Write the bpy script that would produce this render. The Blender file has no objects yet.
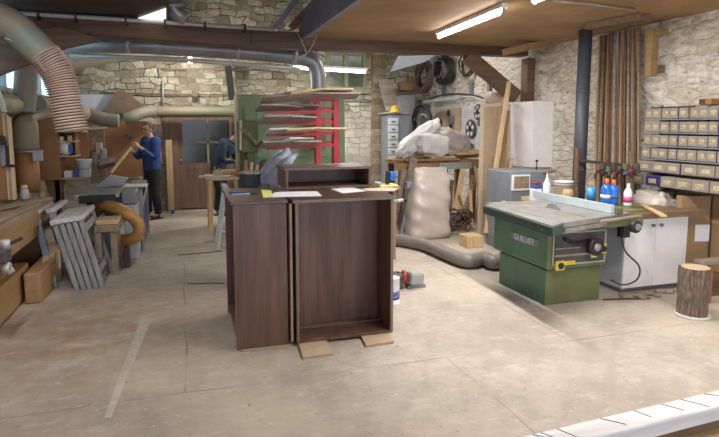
import bpy, bmesh, math, random
from mathutils import Vector, Matrix, Euler, noise
R = random.Random(7)
C = bpy.context.scene.collection
PI = math.pi
# ---------------------------------------------------------------- camera geometry
FPX, PXC, PYC, EYE = 560.0, 359.5, 190.0, 1.7
TH = math.atan(66/560.0); YAW = math.atan(177.5/563.9)
def ray(px, py):
    u = (px-PXC)/FPX; v = -(py-PYC)/FPX
    fy = math.cos(TH)+v*math.sin(TH); fz = -math.sin(TH)+v*math.cos(TH)
    c, s = math.cos(YAW), math.sin(YAW)
    return Vector((u*c+fy*s, -u*s+fy*c, fz))
def atZ(px, py, z=0.0):
    d = ray(px, py); t = (z-EYE)/d.z; return Vector((d.x*t, d.y*t, z))
def atY(px, py, Y):
    d = ray(px, py); t = Y/d.y; return Vector((d.x*t, Y, EYE+d.z*t))
def atX(px, py, X):
    d = ray(px, py); t = X/d.x; return Vector((X, d.y*t, EYE+d.z*t))
# ---------------------------------------------------------------- materials
def nodes_of(name):
    m = bpy.data.materials.new(name); m.use_nodes = True
    nt = m.node_tree; return m, nt, nt.nodes['Principled BSDF']
def N(nt, t, **kw):
    n = nt.nodes.new(t)
    for k, v in kw.items(): setattr(n, k, v)
    return n
def ramp(nt, fac, stops):
    r = N(nt, 'ShaderNodeValToRGB'); el = r.color_ramp.elements
    while len(el) < len(stops): el.new(0.5)
    for e, (p, c) in zip(el, stops): e.position = p; e.color = (*c, 1)
    nt.links.new(fac, r.inputs[0]); return r.outputs[0]
def mixc(nt, fac, a, b, blend='MIX'):
    m = N(nt, 'ShaderNodeMix', data_type='RGBA', blend_type=blend)
    for s, v in ((m.inputs[0], fac), (m.inputs[6], a), (m.inputs[7], b)):
        if hasattr(v, 'links') or isinstance(v, bpy.types.NodeSocket): nt.links.new(v, s)
        elif isinstance(v, (int, float)): s.default_value = v
        else: s.default_value = (*v, 1)
    return m.outputs[2]
def coords(nt, scale=(1,1,1), rot=(0,0,0), kind='Object'):
    t = N(nt, 'ShaderNodeTexCoord'); mp = N(nt, 'ShaderNodeMapping')
    mp.inputs['Scale'].default_value = scale; mp.inputs['Rotation'].default_value = rot
    nt.links.new(t.outputs[kind], mp.inputs[0]); return mp.outputs[0]
def noise_n(nt, vec, scale, detail=4, rough=.6):
    n = N(nt, 'ShaderNodeTexNoise'); n.inputs['Scale'].default_value = scale
    n.inputs['Detail'].default_value = detail; n.inputs['Roughness'].default_value = rough
    nt.links.new(vec, n.inputs['Vector']); return n.outputs['Fac']
def bump(nt, bs, h, strength=.3, dist=.01):
    b = N(nt, 'ShaderNodeBump'); b.inputs['Strength'].default_value = strength; b.inputs['Distance'].default_value = dist
    nt.links.new(h, b.inputs['Height']); nt.links.new(b.outputs[0], bs.inputs['Normal'])
def flat(name, c, rough=.6, metal=0, var=.18, scale=6, bumpy=.1, dirt=None, stops=(.35,.7)):
    m, nt, bs = nodes_of(name); v = coords(nt)
    f = noise_n(nt, v, scale)
    c2 = dirt if dirt else tuple(x*(1-var) for x in c)
    col = ramp(nt, f, [(stops[0], c2), (stops[1], c)])
    nt.links.new(col, bs.inputs['Base Color'])
    bs.inputs['Roughness'].default_value = rough; bs.inputs['Metallic'].default_value = metal
    if bumpy: bump(nt, bs, noise_n(nt, v, scale*6), bumpy, .004)
    return m
def wood(name, c1, c2, axis='x', scale=1.0, rough=.55, stretch=14, knots=True):
    m, nt, bs = nodes_of(name)
    s = {'x': (1, stretch, stretch), 'y': (stretch, 1, stretch), 'z': (stretch, stretch, 1)}[axis]
    v = coords(nt, tuple(q*scale for q in s)); f = noise_n(nt, v, 1.6, 6, .65)
    col = ramp(nt, f, [(.3, c1), (.5, tuple((a+b)/2 for a, b in zip(c1, c2))), (.72, c2)])
    big = noise_n(nt, coords(nt), 2.2, 2)
    col = mixc(nt, ramp(nt, big, [(.35, (.8,.8,.8)), (.7, (0,0,0))]), col, mixc(nt, .25, col, c1))
    nt.links.new(col, bs.inputs['Base Color']); bs.inputs['Roughness'].default_value = rough
    bump(nt, bs, f, .15, .004); return m
def emit(name, c, s):
    m, nt, bs = nodes_of(name); bs.inputs['Base Color'].default_value = (*c, 1)
    bs.inputs['Emission Color'].default_value = (*c, 1); bs.inputs['Emission Strength'].default_value = s; return m
def glass(name, c=(.7,.8,.8), alpha=.35, rough=.1):
    m, nt, bs = nodes_of(name); bs.inputs['Base Color'].default_value = (*c, 1)
    bs.inputs['Roughness'].default_value = rough; bs.inputs['Alpha'].default_value = alpha; return m
def stone(name, mortar, ca, cb, cc, plane, bs_=(.34,.15), white=None, wz=(1.4,2.1)):
    """rubble wall: distorted brick courses, mortar, patches of lime wash"""
    m, nt, bs = nodes_of(name); v = coords(nt)
    mp = N(nt, 'ShaderNodeMapping')
    mp.inputs['Rotation'].default_value = (PI/2, 0, 0) if plane == 'xz' else (0, 0, 0)
    sep = N(nt, 'ShaderNodeSeparateXYZ'); nt.links.new(v, sep.inputs[0])
    cmb = N(nt, 'ShaderNodeCombineXYZ')
    nt.links.new(sep.outputs[0 if plane == 'xz' else 1], cmb.inputs[0]); nt.links.new(sep.outputs[2], cmb.inputs[1])
    nz = N(nt, 'ShaderNodeTexNoise'); nz.inputs['Scale'].default_value = 3.0; nz.inputs['Detail'].default_value = 3
    nt.links.new(cmb.outputs[0], nz.inputs['Vector'])
    sc = N(nt, 'ShaderNodeVectorMath', operation='SCALE'); sc.inputs[3].default_value = .26
    sb = N(nt, 'ShaderNodeVectorMath', operation='SUBTRACT'); sb.inputs[1].default_value = (.5,.5,.5)
    nt.links.new(nz.outputs['Color'], sb.inputs[0]); nt.links.new(sb.outputs[0], sc.inputs[0])
    ad = N(nt, 'ShaderNodeVectorMath', operation='ADD'); nt.links.new(cmb.outputs[0], ad.inputs[0]); nt.links.new(sc.outputs[0], ad.inputs[1])
    br = N(nt, 'ShaderNodeTexBrick'); br.offset = .43; br.squash = .8; br.squash_frequency = 3
    br.inputs['Scale'].default_value = 1; br.inputs['Brick Width'].default_value = bs_[0]; br.inputs['Row Height'].default_value = bs_[1]
    br.inputs['Mortar Size'].default_value = .011; br.inputs['Mortar Smooth'].default_value = .5; br.inputs['Bias'].default_value = 0
    br.inputs['Color1'].default_value = (0,0,0,1); br.inputs['Color2'].default_value = (1,1,1,1); br.inputs['Mortar'].default_value = (.5,.5,.5,1)
    nt.links.new(ad.outputs[0], br.inputs['Vector'])
    col = ramp(nt, br.outputs['Color'], [(0, ca), (.5, cb), (1, cc)])
    fine = noise_n(nt, v, 14, 5, .7)
    col = mixc(nt, ramp(nt, fine, [(.35, (.6,)*3), (.65, (0,0,0))]), col, tuple(x*.5 for x in ca))
    mk = noise_n(nt, v, 2.2, 3)
    mort = ramp(nt, mk, [(.42, tuple(x*.22 for x in mortar)), (.62, tuple(x*.8 for x in mortar))])
    col = mixc(nt, br.outputs['Fac'], col, mort)
    if white:
        pn = noise_n(nt, v, 1.7, 6, .7)
        zz = N(nt, 'ShaderNodeMapRange'); zz.inputs[1].default_value = wz[1]; zz.inputs[2].default_value = wz[0]; zz.inputs[3].default_value = -.25; zz.inputs[4].default_value = .25
        nt.links.new(sep.outputs[2], zz.inputs[0])
        a = N(nt, 'ShaderNodeMath', operation='ADD'); nt.links.new(pn, a.inputs[0]); nt.links.new(zz.outputs[0], a.inputs[1])
        fc = ramp(nt, a.outputs[0], [(.44, (0,0,0)), (.54, (.5,.5,.5))])
        wc = mixc(nt, noise_n(nt, v, 9, 4), white, tuple(x*.72 for x in white))
        col = mixc(nt, fc, col, wc)
    nt.links.new(col, bs.inputs['Base Color']); bs.inputs['Roughness'].default_value = .9
    inv = N(nt, 'ShaderNodeMath', operation='MULTIPLY_ADD'); inv.inputs[1].default_value = -1; inv.inputs[2].default_value = 1
    nt.links.new(br.outputs['Fac'], inv.inputs[0])
    mm = N(nt, 'ShaderNodeMath', operation='ADD'); nt.links.new(inv.outputs[0], mm.inputs[0]); nt.links.new(fine, mm.inputs[1])
    bump(nt, bs, mm.outputs[0], .7, .025); return m

def rubble(name):
    """lime-washed rubble masonry: stones half hidden under white, ochre showing at the joints"""
    m, nt, bs = nodes_of(name); v = coords(nt, (1, .9, 2.3))
    nz = N(nt, 'ShaderNodeTexNoise'); nz.inputs['Scale'].default_value = 2.5; nz.inputs['Detail'].default_value = 4; nt.links.new(v, nz.inputs['Vector'])
    sc = N(nt, 'ShaderNodeVectorMath', operation='SCALE'); sc.inputs[3].default_value = .5; nt.links.new(nz.outputs['Color'], sc.inputs[0])
    ad = N(nt, 'ShaderNodeVectorMath', operation='ADD'); nt.links.new(v, ad.inputs[0]); nt.links.new(sc.outputs[0], ad.inputs[1])
    e = N(nt, 'ShaderNodeTexVoronoi', feature='DISTANCE_TO_EDGE'); c = N(nt, 'ShaderNodeTexVoronoi', feature='F1')
    for q in (e, c): q.inputs['Scale'].default_value = 3.2; nt.links.new(ad.outputs[0], q.inputs['Vector'])
    sp = N(nt, 'ShaderNodeSeparateColor'); nt.links.new(c.outputs['Color'], sp.inputs[0])
    base = ramp(nt, sp.outputs[0], [(0, (.74,.70,.64)), (.5, (.82,.79,.74)), (.85, (.78,.75,.70)), (1, (.68,.61,.50))])
    fine = noise_n(nt, v, 9, 7, .72)
    base = mixc(nt, ramp(nt, fine, [(.40, (.75,)*3), (.56, (0,0,0))]), base, (.50,.42,.31))
    jm = N(nt, 'ShaderNodeMath', operation='MULTIPLY'); nt.links.new(ramp(nt, e.outputs[0], [(0, (1,1,1)), (.032, (0,0,0))]), jm.inputs[0])
    nt.links.new(ramp(nt, noise_n(nt, v, 3.1, 5, .7), [(.46, (0,0,0)), (.62, (.85,)*3)]), jm.inputs[1])
    col = mixc(nt, jm.outputs[0], base, (.20,.135,.08))
    col = mixc(nt, ramp(nt, noise_n(nt, v, 7, 2, .5), [(.66, (0,0,0)), (.71, (.8,)*3)]), col, (.25,.17,.10))
    col = mixc(nt, ramp(nt, noise_n(nt, v, 1.3, 6, .75), [(.55, (0,0,0)), (.66, (.7,)*3)]), col, (.43,.33,.21))
    nt.links.new(col, bs.inputs['Base Color']); bs.inputs['Roughness'].default_value = .92
    mm = N(nt, 'ShaderNodeMath', operation='ADD'); nt.links.new(ramp(nt, e.outputs[0], [(0, (0,0,0)), (.12, (1,1,1))]), mm.inputs[0]); nt.links.new(fine, mm.inputs[1])
    bump(nt, bs, mm.outputs[0], .65, .025); return m
def floor_mat():
    m, nt, bs = nodes_of('concrete_floor'); v = coords(nt)
    a = noise_n(nt, v, .9, 8, .62); b = noise_n(nt, v, 7, 6, .7); c = noise_n(nt, v, .45, 3, .5)
    col = ramp(nt, a, [(.3, (.31,.265,.225)), (.5, (.44,.385,.33)), (.7, (.565,.505,.44))])
    col = mixc(nt, ramp(nt, b, [(.38, (.45,)*3), (.6, (0,0,0))]), col, (.29,.25,.215))
    col = mixc(nt, ramp(nt, c, [(.5, (0,0,0)), (.62, (.5,)*3)]), col, (.54,.46,.36))
    col = mixc(nt, ramp(nt, noise_n(nt, v, 16, 4, .7), [(.62, (0,0,0)), (.72, (.7,)*3)]), col, (.70,.68,.64))
    # rusty sawdust stain beside the bench
    geo = N(nt, 'ShaderNodeTexCoord'); d = N(nt, 'ShaderNodeVectorMath', operation='DISTANCE'); d.inputs[1].default_value = (-1.0, 5.0, 0)
    nt.links.new(geo.outputs['Object'], d.inputs[0])
    mr = N(nt, 'ShaderNodeMapRange'); mr.inputs[1].default_value = .2; mr.inputs[2].default_value = 1.5; mr.inputs[3].default_value = 1; mr.inputs[4].default_value = 0
    nt.links.new(d.outputs['Value'], mr.inputs[0])
    mu = N(nt, 'ShaderNodeMath', operation='MULTIPLY'); nt.links.new(mr.outputs[0], mu.inputs[0])
    nt.links.new(ramp(nt, noise_n(nt, v, 5, 6), [(.4, (0,0,0)), (.65, (.8,)*3)]), mu.inputs[1])
    col = mixc(nt, mu.outputs[0], col, (.36,.19,.10))
    # slab joints: straight saw cuts, slightly wandering
    br = N(nt, 'ShaderNodeTexBrick'); br.offset = .37; br.inputs['Scale'].default_value = 1; br.inputs['Brick Width'].default_value = 2.9; br.inputs['Row Height'].default_value = 3.6
    br.inputs['Mortar Size'].default_value = .009; br.inputs['Mortar Smooth'].default_value = .6
    wv = N(nt, 'ShaderNodeVectorMath', operation='ADD'); nz = N(nt, 'ShaderNodeTexNoise'); nz.inputs['Scale'].default_value = 1.3; sc = N(nt, 'ShaderNodeVectorMath', operation='SCALE'); sc.inputs[3].default_value = .07
    nt.links.new(v, nz.inputs['Vector']); nt.links.new(nz.outputs['Color'], sc.inputs[0]); nt.links.new(v, wv.inputs[0]); nt.links.new(sc.outputs[0], wv.inputs[1]); nt.links.new(wv.outputs[0], br.inputs['Vector'])
    jm = N(nt, 'ShaderNodeMath', operation='MULTIPLY'); nt.links.new(br.outputs['Fac'], jm.inputs[0]); nt.links.new(ramp(nt, noise_n(nt, v, 1.1, 3), [(.42, (.1,)*3), (.6, (.6,)*3)]), jm.inputs[1])
    col = mixc(nt, jm.outputs[0], col, (.15,.125,.10))
    # dark specks and pale scuffs
    col = mixc(nt, ramp(nt, noise_n(nt, v, 26, 2, .5), [(.68, (0,0,0)), (.74, (.6,)*3)]), col, (.14,.11,.085))
    col = mixc(nt, ramp(nt, noise_n(nt, coords(nt, (1, 2.2, 1)), 2.6, 7, .75), [(.55, (0,0,0)), (.66, (.45,)*3)]), col, (.60,.56,.50))
    nt.links.new(col, bs.inputs['Base Color']); bs.inputs['Roughness'].default_value = .75
    bump(nt, bs, b, .15, .006); return m
def bark_mat():
    m, nt, bs = nodes_of('bark'); v = coords(nt, (3, 3, .8))
    vo = N(nt, 'ShaderNodeTexVoronoi'); vo.inputs['Scale'].default_value = 14; nt.links.new(v, vo.inputs['Vector'])
    f = noise_n(nt, v, 12, 5)
    col = ramp(nt, vo.outputs['Distance'], [(.05, (.34,.29,.24)), (.4, (.15,.11,.085)), (.7, (.05,.035,.03))])
    col = mixc(nt, f, col, (.22,.17,.13), 'MIX'); nt.links.new(col, bs.inputs['Base Color'])
    bs.inputs['Roughness'].default_value = .95; bump(nt, bs, vo.outputs['Distance'], 1, -.02); return m
def rings_mat():
    m, nt, bs = nodes_of('log_end'); v = coords(nt)
    w = N(nt, 'ShaderNodeTexWave', wave_type='RINGS', rings_direction='Z'); w.inputs['Scale'].default_value = 18; w.inputs['Distortion'].default_value = 2
    nt.links.new(v, w.inputs['Vector']); col = ramp(nt, w.outputs['Fac'], [(0, (.45,.33,.20)), (1, (.62,.48,.32))])
    nt.links.new(col, bs.inputs['Base Color']); return m

M = dict(
 floor=floor_mat(),
 stone_back=stone('stone_back', (.42,.39,.32), (.27,.215,.15), (.48,.44,.33), (.64,.61,.48), 'xz', (.27,.13), (.66,.61,.57), (1.5,2.25)),
 stone_right=rubble('stone_right'),
 stone_left=stone('stone_left', (.42,.36,.28), (.25,.18,.11), (.40,.32,.22), (.5,.42,.3), 'yz', (.34,.16)),
 ceiling=flat('ochre_board', (.43,.26,.125), .7, var=.35, scale=1.6),
 fascia=flat('bluish_fascia', (.26,.27,.36), .5, var=.3, scale=4),
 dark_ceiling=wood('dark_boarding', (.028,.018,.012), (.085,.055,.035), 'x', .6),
 cream=flat('cream_board', (.52,.46,.36), .8, var=.25, scale=1.3),
 beam=wood('old_beam', (.05,.025,.014), (.20,.105,.06), 'x', .8),
 brace=wood('brace_timber', (.10,.058,.032), (.25,.155,.09), 'x', .8),
 walnut=wood('walnut_board', (.070,.034,.023), (.215,.118,.082), 'z', .55, .42, 12),
 walnut_top=wood('walnut_board_top', (.060,.035,.03), (.15,.09,.075), 'x', .55, .3, 12),
 walnut_edge=wood('edge_band', (.14,.10,.075), (.24,.18,.14), 'z', .8, .45),
 chip=flat('chipboard', (.50,.37,.25), .8, var=.12, scale=14),
 pine=wood('pine', (.50,.33,.17), (.72,.54,.33), 'z', .8),
 pinex=wood('pine_x', (.45,.30,.15), (.70,.52,.32), 'x', .8),
 piney=wood('pine_y', (.42,.27,.14), (.66,.47,.28), 'y', .8),
 oakz=wood('brown_board', (.26,.15,.08), (.42,.27,.15), 'z', .8),
 orange=flat('orange_brown_board', (.36,.165,.065), .55, var=.25, scale=2),
 bench=wood('bench_timber', (.27,.155,.065), (.40,.245,.11), 'y', .5),
 oldtop=wood('old_plank', (.17,.12,.08), (.38,.30,.22), 'y', .7),
 offcut=wood('offcut', (.24,.12,.06), (.48,.28,.15), 'x', .8),
 greywood=wood('weathered_grey', (.17,.17,.175), (.42,.42,.42), 'z', .9),
 greytop=wood('weathered_pale', (.36,.36,.37), (.62,.62,.63), 'y', .9),
 bluewood=wood('worn_blue', (.10,.15,.23), (.28,.34,.42), 'z', .9),
 door=wood('door_wood', (.12,.068,.045), (.24,.15,.11), 'z', .7),
 doorframe=wood('door_frame', (.14,.075,.045), (.27,.17,.12), 'z', .7),
 dglass=flat('dark_glass', (.05,.055,.055), .15, var=.5, scale=5, bumpy=0),
 gglass=flat('greenish_glass', (.16,.19,.14), .2, var=.4, scale=3, bumpy=0),
 greenframe=flat('green_frame', (.30,.30,.19), .6),
 sky=emit('daylight_pane', (.50,.74,.95), 1.0),
 skyw=emit('skylight_pane', (.9,.9,.85), .9),
 tube=emit('lit_tube', (1,.98,.92), 14),
 bulb=emit('lit_bulb', (1,.97,.9), 30),
 muntin=flat('muntin_beige', (.28,.25,.18), .6),
 white=flat('white_paint', (.90,.90,.91), .45, var=.08),
 bluewhite=flat('pale_grey_panel', (.60,.63,.70), .45, var=.12),
 cabwhite=flat('white_door', (.90,.90,.93), .4, var=.08),
 green=flat('machine_green', (.085,.205,.13), .45, dirt=(.06,.13,.085), scale=5, stops=(.3,.5)),
 greeno=flat('olive_green', (.15,.17,.07), .5, var=.3, scale=4),
 greend=flat('dark_green_edge', (.04,.085,.072), .45, dirt=(.30,.36,.33), scale=22, stops=(.28,.36)),
 greenp=flat('sage_panel', (.23,.34,.19), .5, var=.2, scale=3),
 greenp2=flat('sage_panel_inner', (.26,.39,.23), .5, var=.2, scale=3),
 duct=flat('drab_duct', (.20,.23,.15), .6, dirt=(.25,.19,.13), scale=3),
 duct2=flat('green_duct', (.14,.22,.18), .55, dirt=(.30,.22,.17), scale=2.2),
 ductb=flat('beige_duct', (.36,.31,.22), .65, var=.35, scale=3),
 galv=flat('galvanised', (.42,.42,.44), .4, .5, var=.3, scale=3),
 galvl=flat('galvanised_bright', (.58,.58,.57), .4, .3, var=.2, scale=3),
 steel=flat('table_steel', (.42,.43,.42), .35, .5, var=.35, scale=6),
 grey=flat('grey_paint', (.23,.25,.29), .5, var=.15),
 greyl=flat('light_grey_paint', (.40,.42,.46), .5, var=.12),
 greygreen=flat('grey_green', (.36,.40,.37), .5),
 blue=flat('blue_panel', (.10,.11,.33), .5, var=.2),
 black=flat('black_rubber', (.02,.02,.022), .5, var=.2),
 panel=flat('control_black', (.045,.045,.05), .45, dirt=(.10,.08,.07), scale=12),
 bluepipe=flat('slate_pipe', (.075,.08,.10), .45, var=.25, scale=3),
 yellow=flat('yellow', (.75,.55,.05), .4),
 fence=flat('fence_alu', (.52,.60,.66), .35, .2, var=.12),
 red=flat('rack_red', (.42,.018,.03), .45, var=.25),
 planka=wood('aged_plank', (.16,.12,.11), (.42,.34,.29), 'x', .8),
 plankb=wood('pale_plank', (.42,.44,.48), (.62,.65,.70), 'x', .8),
 plankc=wood('plum_plank', (.10,.06,.07), (.24,.16,.16), 'x', .8),
 sack=flat('plastic_sack', (.55,.48,.44), .35, var=.2, scale=3),
 sackw=flat('white_sack', (.72,.71,.70), .5, var=.15, scale=4),
 card=flat('cardboard', (.37,.235,.125), .8, var=.15, scale=2),
 carddark=flat('cardboard_edge', (.14,.08,.045), .8),
 paper=flat('paper', (.82,.84,.88), .6, var=.04, bumpy=0),
 ypaper=flat('yellow_paper', (.78,.78,.25), .6, var=.04, bumpy=0),
 bpaper=flat('beige_paper', (.62,.50,.38), .7, var=.08, bumpy=0),
 bark=bark_mat(), rings=rings_mat(),
 wbeam=wood('white_painted_beam', (.50,.48,.48), (.82,.82,.84), 'x', .5),
 box=flat('grey_carton', (.30,.26,.22), .7, var=.25, scale=6),
 boxlab=flat('cream_label', (.48,.42,.27), .7, dirt=(.25,.20,.12), scale=30, stops=(.36,.48)),
 navy=flat('navy_tape', (.03,.03,.15), .5),
 hoseb=flat('amber_hose', (.58,.30,.09), .35, var=.3, scale=5),
 hosep=flat('pink_hose', (.72,.54,.47), .5, var=.3, scale=4),
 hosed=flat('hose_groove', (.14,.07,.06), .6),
 hoseg=flat('grey_hose', (.25,.22,.20), .5, var=.2),
 cable=flat('dark_cable', (.045,.04,.042), .5),
 rust=flat('rusty_cable', (.10,.055,.045), .6, var=.4, scale=8),
 skin=flat('skin', (.50,.28,.20), .5, var=.08, bumpy=0),
 hair=flat('brown_hair', (.09,.05,.03), .7),
 hairb=flat('black_hair', (.015,.012,.012), .6),
 sweater=flat('blue_sweater', (.035,.075,.27), .85, var=.25, scale=9),
 dkblue=flat('navy_overall', (.022,.045,.09), .85, var=.25, scale=9),
 trousers=flat('charcoal_trousers', (.028,.030,.040), .85, var=.3, scale=9),
 shoe=flat('brown_shoe', (.10,.065,.045), .6),
 eyew=flat('eye_dark', (.02,.015,.01), .2, bumpy=0),
 lip=flat('lip', (.32,.12,.10), .5, bumpy=0),
 denim=flat('grey_blue_cloth', (.36,.40,.52), .85, dirt=(.20,.23,.33), scale=7),
 drum=flat('dark_drum', (.045,.06,.075), .4, var=.3),
 bottleb=flat('blue_bottle', (.02,.14,.55), .2, var=.1, bumpy=0),
 cup=flat('bright_blue_cup', (.05,.32,.75), .35, bumpy=0),
 orangec=flat('orange_red', (.75,.17,.05), .4),
 pink=flat('pink_label', (.75,.08,.30), .4, bumpy=0),
 bluel=flat('blue_label', (.06,.12,.45), .4, bumpy=0),
 whitep=flat('white_plastic', (.78,.80,.84), .3, var=.04, bumpy=0),
 slate=flat('slate_board', (.24,.17,.12), .9, var=.3, scale=5),
 pegw=flat('white_pegboard', (.62,.63,.68), .6, var=.15, scale=4),
 debris=flat('debris', (.17,.09,.06), .9, dirt=(.42,.36,.30), scale=18),
 mortar=flat('white_base', (.70,.69,.66), .7),
 dust=flat('white_paint_mark', (.58,.54,.47), .9, dirt=(.45,.41,.36), scale=12),
)
# ---------------------------------------------------------------- mesh helpers
WL = {}
class MB:
    def __init__(s): s.bm = bmesh.new(); s.mi = 0
    def _f(s, vs):
        try: f = s.bm.faces.new(vs); f.material_index = s.mi; return f
        except ValueError: return None
    def hexa(s, c8):
        v = [s.bm.verts.new(c) for c in c8]
        for q in ((0,3,2,1),(4,5,6,7),(0,1,5,4),(1,2,6,5),(2,3,7,6),(3,0,4,7)): s._f([v[i] for i in q])
        return s
    def box(s, x0, x1, y0, y1, z0, z1):
        if x0 > x1: x0, x1 = x1, x0
        if y0 > y1: y0, y1 = y1, y0
        if z0 > z1: z0, z1 = z1, z0
        return s.hexa([(x0,y0,z0),(x1,y0,z0),(x1,y1,z0),(x0,y1,z0),(x0,y0,z1),(x1,y0,z1),(x1,y1,z1),(x0,y1,z1)])
    def obox(s, c, size, rot=(0,0,0)):
        m = Euler(rot).to_matrix(); c = Vector(c); a, b, d = (q/2 for q in size)
        return s.hexa([c + m @ Vector(p) for p in ((-a,-b,-d),(a,-b,-d),(a,b,-d),(-a,b,-d),(-a,-b,d),(a,-b,d),(a,b,d),(-a,b,d))])
    def bar(s, p0, p1, w, h, up=(0,0,1), taper=1):
        """rectangular bar from p0 to p1, w across and h along 'up'"""
        p0, p1 = Vector(p0), Vector(p1); d = (p1-p0).normalized(); up = Vector(up)
        sd = d.cross(up)
        if sd.length < 1e-4: sd = d.cross(Vector((1,0,0)))
        sd.normalize(); u = sd.cross(d).normalized(); o = []
        for p, k in ((p0, 1), (p1, taper)):
            o.append([p - sd*w/2*k - u*h/2*k, p + sd*w/2*k - u*h/2*k, p + sd*w/2*k + u*h/2*k, p - sd*w/2*k + u*h/2*k])
        return s.hexa(o[0]+o[1])
    def tube(s, pts, r, n=12, caps=True, smooth=False):
        pts = [Vector(p) for p in pts]
        if smooth: pts = spline(pts, smooth if smooth is not True else 6)
        rs = r if isinstance(r, (list, tuple)) else [r]*len(pts)
        if len(rs) != len(pts):
            k = len(rs)-1; rs = [ (lambda t: rs[min(int(t*k),k-1)]*(1-(t*k-min(int(t*k),k-1))) + rs[min(int(t*k),k-1)+1]*(t*k-min(int(t*k),k-1)))(i/(len(pts)-1)) for i in range(len(pts))]
        T = []
        for i in range(len(pts)):
            a = pts[max(i-1,0)]; b = pts[min(i+1,len(pts)-1)]; T.append((b-a).normalized())
        nrm = T[0].orthogonal().normalized(); rings = []
        for i, p in enumerate(pts):
            nrm = (nrm - T[i]*nrm.dot(T[i])).normalized(); bn = T[i].cross(nrm)
            rings.append([s.bm.verts.new(p + (nrm*math.cos(2*PI*k/n) + bn*math.sin(2*PI*k/n))*rs[i]) for k in range(n)])
        for i in range(len(rings)-1):
            for k in range(n):
                f = s._f([rings[i][k], rings[i][(k+1)%n], rings[i+1][(k+1)%n], rings[i+1][k]])
                if f: f.smooth = True
        if caps: s._f(rings[0][::-1]); s._f(rings[-1])
        return s
    def cyl(s, p0, p1, r, r1=None, n=16): return s.tube([p0, p1], [r, r if r1 is None else r1], n)
    def lathe(s, prof, c, n=20, axis=(0,0,1)):
        c = Vector(c); q = Vector((0,0,1)).rotation_difference(Vector(axis)).to_matrix(); rings = []
        for r, z in prof:
            rings.append([s.bm.verts.new(c + q @ Vector((r*math.cos(2*PI*k/n), r*math.sin(2*PI*k/n), z))) for k in range(n)])
        for i in range(len(rings)-1):
            for k in range(n):
                f = s._f([rings[i][k], rings[i][(k+1)%n], rings[i+1][(k+1)%n], rings[i+1][k]])
                if f: f.smooth = True
        s._f(rings[0][::-1]); s._f(rings[-1]); return s
    def prism(s, pts, vec):
        vec = Vector(vec); a = [s.bm.verts.new(p) for p in pts]; b = [s.bm.verts.new(Vector(p)+vec) for p in pts]; n = len(pts)
        s._f(a[::-1]); s._f(b)
        for i in range(n): s._f([a[i], a[(i+1)%n], b[(i+1)%n], b[i]])
        return s
    def blob(s, c, size, rot=(0,0,0), seed=0, amp=.08, freq=2.5, n=26, e=.55, pinch=0):
        """soft super-ellipsoid with lumps: sacks, cushions"""
        c = Vector(c); m = Euler(rot).to_matrix(); rings = []
        sg = lambda v, p: math.copysign(abs(v)**p, v)
        nv = n//2+1
        for i in range(1, nv):
            t = -PI/2 + PI*i/nv; row = []
            for k in range(n):
                a = 2*PI*k/n
                p = Vector((sg(math.cos(t), e)*sg(math.cos(a), e), sg(math.cos(t), e)*sg(math.sin(a), e), sg(math.sin(t), e)))
                if pinch: 
                    q = 1-pinch*max(0, p.z)**3; p.x *= q**.3; p.y *= q
                nn = noise.noise(p*freq + Vector((seed*7.1, seed*3.3, seed)))
                n2 = noise.noise(p*freq*3 + Vector((seed*2.1, 5, seed)))
                p *= 1 + amp*nn + amp*.35*n2
                row.append(s.bm.verts.new(c + m @ Vector((p.x*size[0]/2, p.y*size[1]/2, p.z*size[2]/2))))
            rings.append(row)
        for i in range(len(rings)-1):
            for k in range(n):
                f = s._f([rings[i][k], rings[i][(k+1)%n], rings[i+1][(k+1)%n], rings[i+1][k]])
                if f: f.smooth = True
        s._f(rings[0][::-1]); s._f(rings[-1]); return s
    def build(s, name, mats, parent=None, bevel=0, label=None, kind=None):
        me = bpy.data.meshes.new(name); bmesh.ops.recalc_face_normals(s.bm, faces=s.bm.faces)
        o = bpy.data.objects.new(name, me); C.objects.link(o)
        if parent is not None:
            o.parent = parent; off = WL[parent.name]
            bmesh.ops.translate(s.bm, verts=s.bm.verts, vec=-off); WL[o.name] = off.copy()
        else:
            vs = [v.co for v in s.bm.verts]
            off = Vector(((min(v.x for v in vs)+max(v.x for v in vs))/2, (min(v.y for v in vs)+max(v.y for v in vs))/2, min(v.z for v in vs)))
            if kind == 'structure': off = Vector((0,0,0))
            bmesh.ops.translate(s.bm, verts=s.bm.verts, vec=-off); o.location = off; WL[o.name] = off
        s.bm.to_mesh(me); s.bm.free()
        for m in (mats if isinstance(mats, (list, tuple)) else [mats]): me.materials.append(M[m] if isinstance(m, str) else m)
        if bevel:
            b = o.modifiers.new('bevel', 'BEVEL'); b.width = bevel; b.segments = 2; b.limit_method = 'ANGLE'; b.angle_limit = .7
        if label: o['label'] = label
        if kind: o['kind'] = kind
        return o
def spline(pts, k=6):
    out = []; P = [pts[0]*2-pts[1]] + pts + [pts[-1]*2-pts[-2]]
    for i in range(1, len(P)-2):
        a, b, c, d = P[i-1:i+3]
        for j in range(k):
            t = j/k; out.append(.5*((2*b)+(c-a)*t+(2*a-5*b+4*c-d)*t*t+(3*b-a-3*c+d)*t**3))
    out.append(pts[-1]); return out
def thing(name, label, cat, loc=(0,0,0), group=None):
    o = bpy.data.objects.new(name, None); C.objects.link(o); o.location = loc; o.empty_display_size = .1
    WL[o.name] = Vector(loc); tag(o, label, cat, group); return o
def tag(o, label, cat, group=None):
    o['label'] = label; o['category'] = cat
    if group: o['group'] = group
    return o
def copy_tree(o, parent=None):
    c = o.copy(); C.objects.link(c)
    if parent: c.parent = parent
    WL[c.name] = WL[o.name].copy()
    for ch in list(o.children): copy_tree(ch, c)
    return c
def box_(*a): return MB().box(*a)
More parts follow.
